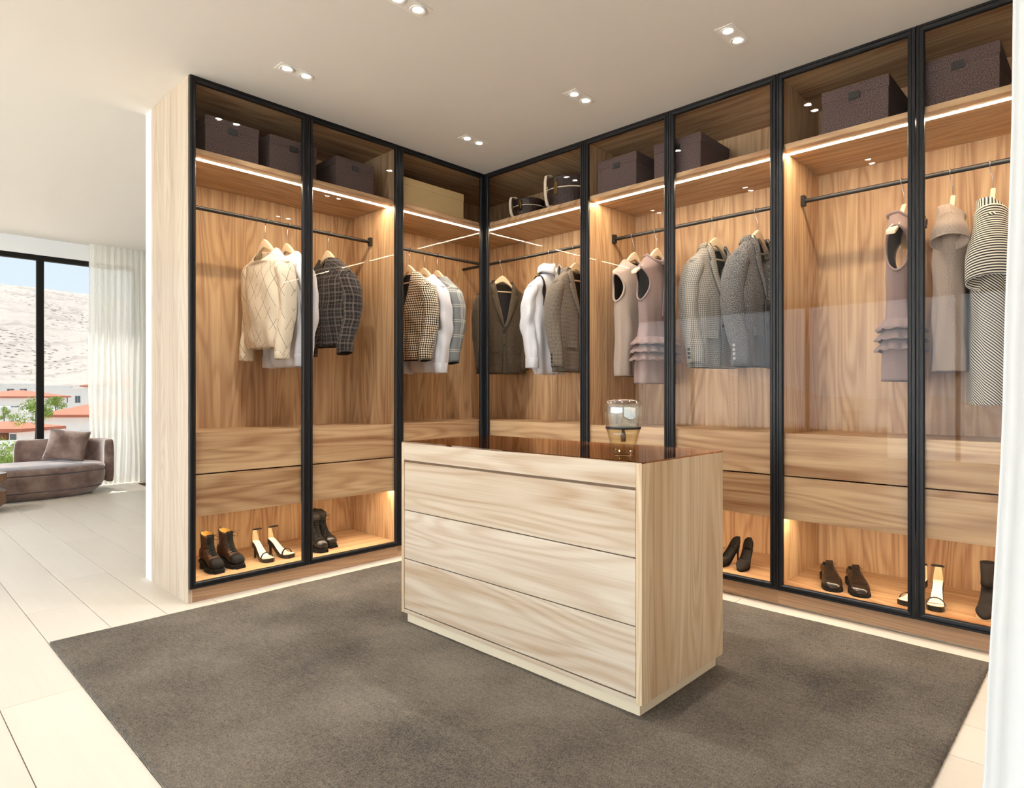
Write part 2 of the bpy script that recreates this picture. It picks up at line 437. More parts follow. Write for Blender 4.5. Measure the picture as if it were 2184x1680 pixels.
house('white terraced house directly left of the window post', 50, 94, 74, 896, 1005, None, ((.3, .5, .7, .8, 'w'),), 4)
house('small pale villa high at the hill foot behind the curtain edge', 178, 300, 135, 822, 850, 'hip', ((.2, .3, 1.2, 1.2, 'w'), (.5, .3, 1.2, 1.2, 'w')), 9)

for lb, a_, b_, dp, yt, yb in (('small white cube house low on the hill, left edge', -20, 10, 235, 806, 818), ('small white cube house on the hill left of the window post', 40, 62, 240, 812, 824),
                                ('small pale house on the hill just right of the window post', 100, 122, 230, 815, 828), ('small pale house on the hill near the curtain', 146, 172, 225, 818, 832)):
    house(lb, a_, b_, dp, yt, yb, None, ((.3, .35, 1.0, .8, 'w'),), 5)

def pavilion():
    x0, y0 = at(-40, 34); e = empty('garden_pavilion', (x0, y0, zat(1015, 34)), 0)
    tag(e, 'white garden pavilion with a thin roof slab above green bushes', 'pavilion')
    H = zat(952, 34) - zat(1015, 34)
    obj('roof', box(0, 2.0, -.3, 2.5, H, H + .12), M_hw, e)
    for px_ in (.2, 1.72): obj('post', box(px_, px_ + .14, 0, .14, 0, H), M_hw, e)
pavilion()

t = T('foliage'); x, y, z = t.coord(); c = t.mix(t.noise(t.vec(x, y, z), 2.2, 3), srgb(72, 104, 34), srgb(178, 196, 92)); M_leaf = t.base(c, .7, .2)
M_bark = plain('bark', srgb(96, 78, 60), .9, .1)
def tree(px, py, dep, r, label, trunk=True, flat=1.0, group=None, cat='tree', n=1500):
    x0, y0 = at(px, dep); zc = zat(py, dep)
    g = zc - r * 1.6 - (1.0 if trunk else 0)
    e = empty('tree' if cat == 'tree' else 'shrub', (x0, y0, g)); tag(e, label, cat, group)
    bm = bmesh.new(); rs = random.Random(int(px * 7 + py))
    cl = [(Vector((rs.gauss(0, .42), rs.gauss(0, .42), rs.gauss(0, .36) * flat)) * r, r * rs.uniform(.28, .5)) for _ in range(11)]
    for k in range(n):
        c, cr = rs.choice(cl); d = Vector((rs.gauss(0, 1), rs.gauss(0, 1), rs.gauss(0, 1))).normalized()
        p = c + d * cr * rs.uniform(.55, 1.05) + Vector((0, 0, zc - g)); s = r * rs.uniform(.035, .075)
        a = d.orthogonal().normalized(); b = d.cross(a) * .6; nn = d * .25
        v = [bm.verts.new(p + q * s) for q in (a + nn * .0, b + nn, -a, -b + nn)]; bm.faces.new(v)
    obj('foliage', bm, M_leaf, e, normals=False)['kind'] = 'stuff'
    tr = tube([(0, 0, 0), (.05 * r, 0, (zc - g) * .5), (0, 0, zc - g)], [r * .09, r * .06, r * .02], 7); obj('trunk', tr, M_bark, e)
tree(76, 872, 50, 1.35, 'loose light green tree with the window post across it')
tree(118, 858, 72, 1.3, 'rounded green tree just right of the window post', flat=.7)
tree(8, 880, 70, .9, 'small green tree in front of the white block at the left edge')
tree(14, 985, 26, .75, 'leafy green bush low in the window beside the daybed end', trunk=False, cat='shrub')
tree(36, 955, 33, .5, 'taller green shrub against the pavilion post', trunk=False, cat='shrub')
tree(-14, 968, 22, .45, 'green shrub behind the coffee table at the left edge', trunk=False, cat='shrub')
for k, (px_, py_) in enumerate(((10, 802), (30, 795), (50, 793), (66, 791), (76, 798))):
    tree(px_, py_, 190, 1.15, ('dark scrub clump at the hill foot, ' + ('leftmost of five', 'second from the left', 'middle one of five', 'fourth, just left of the window post', 'last, behind the window post')[k]), group='scrub trees along the hill foot', n=160, flat=.6)

# ------------------------------------------------------------------ wardrobes
def door_bm(s0, s1, z0, z1, T0=0.0, T1=.020):
    """stepped black metal frame, mitred"""
    prof = ((0, T1), (0, .001), (.0015, 0), (.010, 0), (.0115, .004), (.0145, .004), (.016, 0), (.026, .001), (.030, .005), (.031, .012), (.031, T1))
    rings = []
    for d, y in prof: rings.append([(s0 + d, y, z0 + d), (s1 - d, y, z0 + d), (s1 - d, y, z1 - d), (s0 + d, y, z1 - d)])
    rings.append(rings[0]); bm = bmesh.new()
    V = [[bm.verts.new(p) for p in r] for r in rings[:-1]]; V.append(V[0])
    for i in range(len(V) - 1):
        for j in range(4):
            k = (j + 1) % 4; bm.faces.new((V[i][j], V[i][k], V[i + 1][k], V[i + 1][j]))
    return bm
ZB, ZT = .0754, 2.699
def door(root, s0, s1):
    g = .0018
    d = obj('door', door_bm(s0 + g, s1 - g, ZB, ZT), M_black, root)
    obj('glass_pane', box(s0 + .0295, s1 - .0295, .0135, .0165, ZB + .0295, ZT - .0295), M_glass, d)
def led(root, bm, mat):
    obj('led_strip', bm, mat, root)
def rail(root, s0, s1, ends=(True, True), z=2.11):
    r = obj('hanging_rail', tube([(s0 + .002, .3, z), (s1 - .002, .3, z)], .0115, 14), M_rail, root, smooth=False)
    for s, on in ((s0, ends[0]), (s1, ends[1])):
        if on:
            a, b = (s, s + .022) if s == s0 else (s - .022, s)
            obj('rail_bracket', box(a, b, .284, .316, z - .026, z + .030), M_rail, r, bevel=.003)
D1 = .57
def carcass(root, s0, s1, splits, left_end=False, right_end=False):
    i0, i1 = s0 + .02, s1 - .02
    obj('side_panel', box(s0, i0, .022, .59, .0 if left_end else ZB + .005, 2.70), M_end if left_end else M_wz, root)
    obj('side_panel', box(i1, s1, .022, .59, ZB + .005, 2.70), M_wz, root)
    obj('top_panel', box(i0, i1, .024, .59, 2.68, 2.699), M_wx, root)
    obj('back_panel', box(i0, i1, D1, .589, .085, 2.68), M_wz, root)
    obj('base_panel', box(i0, i1, .024, D1, .085, .105), M_wx, root)
    s = obj('shelf', box(i0, i1, .028, D1, 2.314, 2.341), M_wx, root, bevel=.001)
    led(root, box(i0 + .001, i1 - .001, .100, .122, 2.3125, 2.3145), M_led)
    obj('drawer_deck', box(i0, i1, .050, D1, .845, .864), M_wx, root)
    obj('divider_shelf', box(i0, i1, .050, D1, .440, .458), M_wx, root)
    led(root, box(i0 + .001, i1 - .001, .072, .082, .4385, .4402), M_ledlow)
    obj('plinth', box(s0 + (.02 if left_end else 0), s1, .028, .046, 0.0, .084), M_plinth, root)
    for a, b in splits:
        obj('drawer', box(a, b, .030, .049, .437, .6515), M_wx, root, bevel=.0008)
        obj('drawer', box(a, b, .030, .049, .6585, .872), M_wx, root, bevel=.0008)
L0, L1, L2 = -2.068, -1.4157, -.7635
RB = [.9228, 1.5352, 2.1476, 2.7600, 3.3724]
# left two-door unit
A = empty('wardrobe'); tag(A, 'tall two door oak wardrobe with black framed glass at the left end of the run', 'wardrobe')
carcass(A, L0, L2, ((L0 + .0205, L1 - .0015), (L1 + .0015, L2 - .0205)), left_end=True)
door(A, L0, L1); door(A, L1, L2); rail(A, L0 + .02, L2 - .02)
# right run units: local s -> world -y
D = empty('wardrobe', rz=-pi / 2); tag(D, 'two door oak wardrobe right of the corner, behind the glass lantern', 'wardrobe')
carcass(D, RB[0], RB[2], ((RB[0] + .0205, RB[1] - .0015), (RB[1] + .0015, RB[2] - .0205)))
door(D, RB[0], RB[1]); door(D, RB[1], RB[2]); rail(D, RB[0] + .02, RB[2] - .02)
F = empty('wardrobe', rz=-pi / 2); tag(F, 'two door oak wardrobe at the right end, nearest the white curtain', 'wardrobe')
carcass(F, RB[2], RB[4], ((RB[2] + .0205, RB[3] - .0015), (RB[3] + .0015, RB[4] - .0205)))
door(F, RB[2], RB[3]); door(F, RB[3], RB[4]); rail(F, RB[2] + .02, RB[4] - .02)
# corner unit (L shaped)
C = empty('corner_wardrobe'); tag(C, 'L shaped oak corner wardrobe with a black framed glass door on each side', 'wardrobe')
def Lbox(d0, z0, z1, ext=D1):
    """L plate: left leg x[L2+.02, ext] y[d0,ext]; right leg x[d0,ext] y[-RB0+.02, d0]"""
    bm = bmesh.new(); a = L2 + .02; b = -RB[0] + .02
    pts = ((a, d0), (d0, d0), (d0, b), (ext, b), (ext, ext), (a, ext))
    lo = [bm.verts.new((x, y, z0)) for x, y in pts]; hi = [bm.verts.new((x, y, z1)) for x, y in pts]
    bm.faces.new(lo[::-1]); bm.faces.new(hi)
    for i in range(6): bm.faces.new((lo[i], lo[(i + 1) % 6], hi[(i + 1) % 6], hi[i]))
    return bm
obj('side_panel', box(L2, L2 + .02, .022, .59, ZB + .005, 2.70), M_wz, C)
obj('side_panel', box(.022, .59, -RB[0], -RB[0] + .02, ZB + .005, 2.70), M_wz, C)
obj('back_panel', box(L2 + .02, .589, D1, .589, .085, 2.68), M_wz, C)
obj('back_panel', box(D1, .589, -RB[0] + .02, D1, .085, 2.68), M_wz, C)
obj('top_panel', Lbox(.024, 2.68, 2.699, .589), M_wx, C)
obj('base_panel', Lbox(.024, .085, .105), M_wx, C)
obj('shelf', Lbox(.028, 2.314, 2.341), M_wx, C, bevel=.001)
obj('drawer_deck', Lbox(.050, .845, .864), M_wx, C); obj('divider_shelf', Lbox(.050, .440, .458), M_wx, C)
led(C, box(L2 + .021, .072, .100, .122, 2.3125, 2.3145), M_led)
led(C, box(.100, .122, -RB[0] + .021, .122, 2.3125, 2.3145), M_led)
led(C, box(L2 + .021, .07, .072, .082, .4385, .4402), M_ledlow)
led(C, box(.072, .082, -RB[0] + .021, .082, .4385, .4402), M_ledlow)
for z0, z1 in ((.437, .6515), (.6585, .872)):
    obj('drawer', box(L2 + .0205, .029, .030, .049, z0, z1), M_wx, C, bevel=.0008)
    o = obj('drawer', box(-.049, RB[0] - .0205, .030, .049, z0, z1), M_wx, C, bevel=.0008); o.rotation_euler = (0, 0, -pi / 2)
obj('plinth', box(L2, .028, .028, .046, 0, .084), M_plinth, C)
o = obj('plinth', box(-.046, RB[0], .028, .046, 0, .084), M_plinth, C); o.rotation_euler = (0, 0, -pi / 2)
obj('corner_post', box(.0, .022, .0, .022, ZB, 2.699), M_black, C)
door(C, L2, -.001)
rr = obj('door', door_bm(.003, RB[0] - .0018, ZB, ZT), M_black, C); rr.rotation_euler = (0, 0, -pi / 2)
o = obj('glass_pane', box(.0325, RB[0] - .0295, .0135, .0165, ZB + .0295, ZT - .0295), M_glass, rr)
r1 = obj('hanging_rail', tube([(L2 + .022, .3, 2.11), (.289, .3, 2.11)], .0115, 14), M_rail, C)
obj('rail_bracket', box(L2 + .02, L2 + .042, .284, .316, 2.084, 2.14), M_rail, r1, bevel=.003)
r2 = obj('hanging_rail', tube([(.3, -RB[0] + .022, 2.11), (.3, D1, 2.11)], .0115, 14), M_rail, C)
obj('rail_bracket', box(.284, .316, -RB[0] + .02, -RB[0] + .042, 2.084, 2.14), M_rail, r2, bevel=.003)

# ------------------------------------------------------------------ island dresser
IX0, IX1, IY0, IY1, IZ = -1.4808, -.8993, -.993, -2.2927, .852
I = empty('island_dresser', ((IX0 + IX1) / 2, (IY0 + IY1) / 2, 0)); tag(I, 'pale oak island dresser with three wide drawers and a glass top, standing on the rug', 'dresser')
io = Vector(I.location)
def ip(name, b, m, bev=.0008):
    x0, x1, y0, y1, z0, z1 = b
    return obj(name, box(x0 - io.x, x1 - io.x, y0 - io.y, y1 - io.y, z0, z1), m, I, bevel=bev)
GT = IZ - .0065
ip('side_panel', (IX0, IX1, IY0 - .019, IY0, .0576, GT), M_iz); ip('side_panel', (IX0, IX1, IY1, IY1 + .022, .0576, GT), M_iz)
yi0, yi1 = IY1 + .0225, IY0 - .0195
ip('back_panel', (IX1 - .019, IX1, yi0, yi1, .0576, GT), M_iy)
ip('base_panel', (IX0 + .001, IX1 - .02, yi0, yi1, .0576, .0745), M_iy)
ip('inner_core', (IX0 + .024, IX1 - .021, yi0, yi1, .076, .77), M_iy)
M_groove = plain('shadow_groove', srgb(128, 104, 84), .6, .2)
ip('groove_profile', (IX0 + .012, IX0 + .0235, yi0, yi1, .756, .770), M_groove)
ip('front_rail', (IX0, IX0 + .021, yi0, yi1, .7675, GT), M_iy)
g = .0022
for z0, z1 in ((.0795, .3085), (.3125, .5330), (.5370, .7575)):
    ip('drawer', (IX0 + .0015, IX0 + .0225, yi0 + g, yi1 - g, z0, z1), M_iy, .001)
M_igl = glass('bronze_top_glass', (.78, .62, .50, 1), .30, refl=(1, .82, .68, 1))
ip('glass_top', (IX0 + .001, IX1 - .001, IY1 + .001, IY0 - .001, GT + .0005, IZ), M_igl, 0)
ip('tray_lining', (IX0 + .0215, IX1 - .0195, yi0, yi1, .772, .776), plain('tray_felt', srgb(150, 104, 74), .8, .2))
for q in (.25, .5, .75):
    yq = lerp(yi0, yi1, q); ip('tray_divider', (IX0 + .0215, IX1 - .0195, yq - .004, yq + .004, .776, .842), M_iy, 0)
M_ipl = plain('cream_plinth', srgb(222, 206, 178), .6, .3)
ip('plinth', (IX0 + .020, IX1 - .02, IY1 + .02, IY0 - .02, .012, .0576), M_ipl)

# rug
t = T('taupe_pile'); x, y, z = t.coord(); P = t.vec(x, y, 0.0)
n1 = t.noise(P, 210, 3, .8); n2 = t.noise(P, 70, 2, .7); n3 = t.noise(P, 1.6, 3, .6); n4 = t.noise(t.vec(t.mul(x, 60), t.mul(y, 16), 0.0), 1, 3, .6)
f = t.add(t.rng(n1, .34, .66, -.5, .5), t.add(t.rng(n3, .3, .7, 0, .75), t.add(t.rng(n4, .3, .7, -.12, .12), t.rng(n2, .3, .7, -.2, .2)))); f = t.rng(f, -.2, 1.0)
c = t.mix(f, srgb(48, 42, 35), srgb(150, 138, 122))
t.bump(t.add(n1, t.add(t.mul(n2, .8), t.mul(n4, .6))), 1.0, .008)
t.b.inputs['Sheen Weight'].default_value = .15
M_rug = t.base(c, .97, .05)
KX0, KX1, KY0, KY1 = -2.6712, -.139, -3.0445, -.1036
bm = bmesh.new(); nx, ny = 160, 190; rs = random.Random(3); Gv = []
for j in range(ny + 1):
    row = []
    for i in range(nx + 1):
        X = lerp(KX0, KX1, i / nx); Y = lerp(KY0, KY1, j / ny); ed = min(i, nx - i, j, ny - j)
        if i in (0, nx): X += rs.uniform(-.001, .001)
        if j in (0, ny): Y += rs.uniform(-.001, .001)
        Z = .012 + .0012 * sin(X * 9 + Y * 4) * sin(Y * 7 - X * 3) + (rs.uniform(-.0006, .0006) if ed else -.002)
        row.append(bm.verts.new((X, Y, Z)))
    Gv.append(row)
for j in range(ny):
    for i in range(nx): bm.faces.new((Gv[j][i], Gv[j][i + 1], Gv[j + 1][i + 1], Gv[j + 1][i]))
lo = {}
edge = [Gv[0][i] for i in range(nx + 1)] + [Gv[j][nx] for j in range(1, ny + 1)] + [Gv[ny][i] for i in range(nx - 1, -1, -1)] + [Gv[j][0] for j in range(ny - 1, 0, -1)]
low = [bm.verts.new((v.co.x, v.co.y, .0005)) for v in edge]
for i in range(len(edge)): k = (i + 1) % len(edge); bm.faces.new((edge[k], edge[i], low[i], low[k]))
tag(obj('rug', bm, M_rug, smooth=True, normals=False), 'large taupe grey pile rug under the oak island dresser', 'rug')

# small dark mat beyond the wall end
tag(obj('floor_mat', box(-.90, .2, 4.66, 4.98, .0005, .010), plain('dark_mat', srgb(92, 72, 54), .9, .1), bevel=.003), 'dark brown mat corner on the floor beside the sheer curtain', 'mat')

# ------------------------------------------------------------------ glass lantern on island
M_amber = glass('amber_glass', (.965, .945, .86, 1), .04)
M_smoke = glass('clear_blown_glass', (.93, .94, .88, 1), .16)
V = empty('glass_lantern', (-1.330, -2.120, IZ)); tag(V, 'amber and clear glass lantern with a dark band standing on the island top', 'lantern')
S = .94
lowp = [(.037, .0005), (.040, .004), (.047, .035), (.058, .075), (.0655, .103)]
obj('lower_bowl', lathe([(r * S, z * S) for r, z in lowp] + [(r * S - .003, z * S) for r, z in lowp[::-1]][:-1] + [(.036 * S, .006)], 40), M_amber, V, smooth=True)
up = [(.0655, .110), (.069, .130), (.0725, .155), (.074, .180), (.0725, .196), (.066, .208), (.052, .2145), (.028, .217), (.001, .217)]
obj('upper_dome', lathe([(r * S, z * S) for r, z in up], 40, caps=(False, True)), M_smoke, V, smooth=True)
obj('band', lathe([(.0655 * S, .102 * S), (.0675 * S, .103 * S), (.0675 * S, .110 * S), (.0655 * S, .111 * S)], 40), M_black, V, smooth=True)
obj('candle_holder', lathe([(.009, .050), (.010, .076), (.006, .084), (.005, .096)], 20), plain('brown_wax', srgb(96, 66, 46), .5), V, smooth=True)

# ------------------------------------------------------------------ downlights
def downlight(x, y, label, z=2.70, W=30):
    e = empty('downlight', (x, y, z)); tag(e, label, 'downlight')
    pb = bmesh.new(); W_, H_ = .098, .043; hx = (-.052, .052); rr_ = .033
    obj('plate', box(-W_, W_, -H_, H_, -.0022, -.0002), M_white, e)
    for h in hx:
        rg = obj('ring', lathe([(.0335, -.0023), (.036, -.0060), (.033, -.0075), (.0225, -.0030)], 32, c=(h, 0, 0)), M_white, e, smooth=True)
        obj('lamp', lathe([(.0001, -.0040), (.018, -.0040), (.020, -.0032)], 24, c=(h, 0, 0), caps=(False, True)), M_spot, rg)
    ld = bpy.data.lights.new('downlight_beam', 'SPOT'); ld.energy = W; ld.spot_size = R(112); ld.spot_blend = .6; ld.shadow_soft_size = .03; ld.color = (1, .97, .93)
    lo_ = bpy.data.objects.new('downlight_beam', ld); lo_.parent = e; lo_.location = (0, 0, -.03); col.objects.link(lo_)
dl = [(-1.653, -1.271, 'twin ceiling downlight cut by the top edge of the picture'),
      (-1.700, -.407, 'twin ceiling downlight above the two leftmost glass doors'),
      (-.488, -1.273, 'twin ceiling downlight above the doors behind the glass lantern'),
      (-.486, -.407, 'twin ceiling downlight nearest the inner corner'),
      (-.488, -2.145, 'twin ceiling downlight nearest the right end wardrobe'),
      (-1.653, -2.145, 'twin ceiling downlight overhead, outside the picture')]
for a in dl: downlight(*a)
downlight(-4.3, 1.6, 'added unseen fill downlight in the living room, left of the picture', 2.796, 70)  # added lamp out of view, brightens the living room floor
downlight(-4.3, 3.9, 'added unseen fill downlight near the tall window, left of the picture', 2.796, 70)  # second added fill lamp, also unseen

# ------------------------------------------------------------------ storage boxes
def box_fab(name, a, b):
    t = T(name); x, y, z = t.coord(); n = t.noise(t.vec(t.add(x, y), z, 0.0), 230, 2, .7)
    t.bump(n, .5, .001); return t.base(t.mix(t.rng(n, .42, .60), a, b), .92, .1)
M_bfab = box_fab('mauve_brown_felt', srgb(62, 50, 49), srgb(116, 98, 95)); M_bbeige = box_fab('beige_linen', srgb(186, 160, 112), srgb(214, 190, 144))
M_tab = plain('black_tab', (.012, .012, .012, 1), .5)
def sbox(x, y, z, wd, dp, h, rz, label, mat=M_bfab, tab=True, group=None):
    """x,y = centre of the front bottom edge; front faces local -y"""
    e = empty('storage_box', (x, y, z), rz); tag(e, label, 'box', group)
    obj('body', box(-wd / 2, wd / 2, .002, dp, .0003, h * .80), mat, e, bevel=.002)
    obj('lid', box(-wd / 2 - .003, wd / 2 + .003, 0, dp + .003, h * .72 if not tab else h * .74, h), mat, e, bevel=.003)
    if tab: obj('label_tab', bx(box(-.024, .024, -.0035, 0, h * .66, h * .82), -.024, .024, -.006, -.0034, h * .66, h * .70), M_tab, e)
SZ = 2.3412
sbox(-1.830, .05, SZ, .285, .34, .200, 0, 'dark felt storage box, leftmost on the top shelf')
sbox(-1.478, .05, SZ, .285, .34, .200, 0, 'dark felt storage box half behind the frame between the two left doors')
sbox(-1.068, .05, SZ, .270, .34, .190, 0, 'dark felt storage box alone behind the second door from the left')
sbox(-.445, .05, SZ, .570, .34, .185, 0, 'wide beige linen storage box on the corner shelf', M_bbeige, False)
sbox(.06, -1.135, SZ, .285, .34, .215, -pi / 2, 'dark felt storage box on the shelf right of the corner, above the beige dress')
sbox(.06, -1.552, SZ, .300, .36, .212, -pi / 2, 'dark felt storage box above the light checked blazer')
sbox(.06, -2.495, SZ, .290, .36, .215, -pi / 2, 'dark felt storage box on the shelf of the third door from the right end wall')
sbox(.06, -2.905, SZ, .290, .36, .212, -pi / 2, 'dark felt storage box on the shelf nearest the white curtain')
bpy.data.objects['storage_box.006']['label'] = 'dark felt storage box above the empty stretch of rail, two bright reflections to its left'

# round hat cases
t = T('dark_patterned_canvas'); x, y, z = t.coord(); d_, c_ = t.voro(t.vec(x, y, z), 46); f = t.rng(d_, .36, .24, 0, .35)
M_case = t.base(t.mix(f, srgb(52, 36, 30), srgb(124, 92, 70)), .5, .4)
M_cream = plain('cream_leather', srgb(226, 212, 190), .5, .4); M_brass = plain('brass', (.66, .48, .18, 1), .3, .5, 1)
def hatcase(x, y, r, h, rz, label):
    e = empty('hat_case', (x, y, SZ), rz); tag(e, label, 'hat case')
    obj('body', lathe([(r - .004, .0003), (r, .004), (r, h * .62), (r - .002, h * .625)], 48), M_case, e, smooth=False)
    obj('lid', lathe([(r, h * .635), (r + .001, h - .008), (r - .008, h)], 48), M_case, e)
    obj('piping', lathe([(r - .002, h * .61), (r + .004, h * .615), (r + .004, h * .645), (r - .002, h * .65)], 48), M_cream, e)
    # handle strap: stands out from the front (-y) face, wide band
    P_ = [(0, -r + .004, h * 1.0), (0, -r - .020, h * 1.02), (0, -r - .048, h * .98), (0, -r - .056, h * .80), (0, -r - .056, h * .5), (0, -r - .048, h * .26), (0, -r - .034, h * .10), (0, -r - .012, h * .06), (0, -r + .002, h * .12)]
    obj('handle_strap', ribbon(P_, (1, 0, 0), .024, .005), M_cream, e)
    lk = obj('lock', bx(box(.030, .058, -r - .004, -r + .006, h * .42, h * .78), .036, .052, -r - .007, -r - .004, h * .70, h * .90), M_brass, e, bevel=.002)
    obj('clasp', box(-.060, -.040, -r - .000, -r + .010, h * .55, h * .75), M_brass, e, bevel=.002)
hatcase(.270, -.600, .185, .225, R(-97), 'large round dark patterned hat case with cream handle strap on the corner shelf')
hatcase(.215, -.250, .120, .150, R(-97), 'small round dark patterned hat case left of the larger one')

# ------------------------------------------------------------------ hangers and garments
RZ = 2.11
def hanger_parts(e, bar=True, W=.168):
    # wooden arms
    top = []; n = 21
    for i in range(n):
        u = lerp(-W, W, i / (n - 1)); q = abs(u) / W
        au = abs(u); zt = (-.110 - .070 * (au / .078) ** 1.4) if au < .078 else -.180 - .74 * (au - .078); hh = lerp(.050, .020, sm(q * 1.8)); th = lerp(.010, .021, sm((q - .35) / .6))
        yy = .012 - .03 * q * q
        top.append([(u, yy - th, zt), (u, yy + th, zt), (u, yy + th * .9, zt - hh), (u, yy - th * .9, zt - hh)])
    obj('arms', loft(top), M_hang, e, bevel=.004)
    pts = [(0, .012, -.12), (0, .012, -.055), (.004, .008, -.040), (.012, 0, -.024)]
    pts = [(0, .012, -.125), (0, .010, -.060), (.006, .004, -.038)]
    for k in range(13):
        a = R(-50 + 235 * k / 12); pts.append((.0165 * cos(a), 0, .0165 * sin(a)))
    obj('hook', tube(pts, .0017, 8), M_steel, e, smooth=True)
    if bar: obj('trouser_bar', tube([(-.15, 0, -.235), (.15, 0, -.235)], .0055, 10), M_hang, e, smooth=True)

class G:
    """garment body: super-elliptic rings; local x across shoulders, y front, z up, origin on the rail"""
    def __init__(s, hem, keys, sh=(.205, -.262), neck=(.078, -.165), bsh=.055, bneck=.052, p=.8, fold=.010, nf=9, seed=0, neckdrop=.03, vneck=None, n=72, slant=0):
        s.hem, s.keys, s.sh, s.neck, s.bsh, s.bneck, s.p, s.fold, s.nf, s.nd, s.v, s.n, s.slant = hem, keys, sh, neck, bsh, bneck, p, fold, nf, neckdrop, vneck, n, slant
        s.r = random.Random(seed); s.ph = [s.r.uniform(0, 6.28) for _ in range(4)]
    def ab(s, z):
        if z <= s.sh[1] - .05: return keyed(s.keys, z)
        a0, b0 = keyed(s.keys, s.sh[1] - .05)
        if z <= s.sh[1]:
            t = (z - s.sh[1] + .05) / .05; return lerp(a0, s.sh[0], sm(t)) if 0 else lerp(a0, s.sh[0], t), lerp(b0, s.bsh, t)
        t = (z - s.sh[1]) / (s.neck[1] - s.sh[1]); a = s.sh[0] + (s.neck[0] - s.sh[0]) * t
        return a, lerp(s.bsh, s.bneck, t)
    def V(s, z):                          # half opening at the front
        if not s.v: return 0.0
        zv, wv = s.v
        return max(0.0, min(1.0, (z - zv) / (s.neck[1] - zv))) ** .85 * wv
    def pt(s, th, z, off=0.0):
        a, b = s.ab(z); a += off; b += off
        depth = max(0, (s.sh[1] - z)) / (s.sh[1] - s.hem)
        f = s.fold * depth * (sin(s.nf * th + s.ph[0] + z * 2) * .7 + .5 * sin((s.nf * .5 + 1) * th + s.ph[1] - z * 3))
        f += .0035 * sin(23 * z + 5 * th + s.ph[2]) * min(1, depth * 4)
        x = spow(cos(th), s.p) * (a + f * .5); y = spow(sin(th), s.p) * (b + f)
        return x, y + s.slant * depth, z
    def surf_y(s, x, z, off=0.0):
        a, b = s.ab(z); c = min(.999, abs(x) / a) ** (1 / s.p); th = math.acos(c)
        if x < 0: th = pi - th
        return s.pt(th, z)[1] + off
    def rings(s):
        m_ = 60 if s.n > 80 else 26; zs = [lerp(s.hem, s.sh[1] - .05, i / m_) for i in range(m_)] + [s.sh[1] - .05, s.sh[1] - .03, s.sh[1] - .012] + [lerp(s.sh[1], s.neck[1], i / 10) for i in range(11)]
        out = []
        for z in zs:
            r = []; Vz = s.V(z)
            a = s.ab(z)[0]; th0 = math.acos(min(.95, (Vz / a)) ** (1 / s.p)) if Vz > 1e-6 else pi / 2
            if s.v and Vz <= 1e-6: th0 = pi / 2 - .0005
            span = 2 * pi - (pi - 2 * th0) if s.v else 2 * pi
            st = pi - th0 if s.v else pi / 2
            m = s.n
            for j in range(m if not s.v else m + 1):
                th = st + span * j / m
                x, y, zz = s.pt(th, z)
                if s.v is None and z > s.sh[1]:
                    tt = (z - s.sh[1]) / (s.neck[1] - s.sh[1]); fr = max(0, sin(th))
                    zz -= min(s.nd, .085) * tt * fr ** .8; y += 0.012 * tt * fr
                    if sin(th) < 0: zz += .0 * tt
                r.append((x, y, zz))
            out.append(r)
        return out
    def build(s, e, mat, name='body', lining=None, arm=None, thick=.0035):
        bm = loft(s.rings(), closed=s.v is None, caps=(False, False), uv=True)
        if arm:                            # armhole (zc, hz, hy)
            zc, hz, hy = arm
            rad = lambda c: sqrt(((c.z - zc) / hz) ** 2 + ((c.y - .0) / hy) ** 2)
            kill = [f for f in bm.faces if abs(f.calc_center_median().x) > .09 and rad(f.calc_center_median()) < 1]
            bmesh.ops.delete(bm, geom=kill, context='FACES')
            for v in bm.verts:
                if v.is_boundary and abs(v.co.x) > .08 and .5 < rad(v.co) < 1.6:
                    k = 1 / rad(v.co); v.co.z = zc + (v.co.z - zc) * k; v.co.y *= k
        bm.normal_update()
        o = obj(name, bm, [mat, lining or mat], e, smooth=True, outward=True)
        m = o.modifiers.new('cloth', 'SOLIDIFY'); m.thickness = thick; m.offset = -1
        if lining: m.material_offset = 1; m.material_offset_rim = 0
        return o

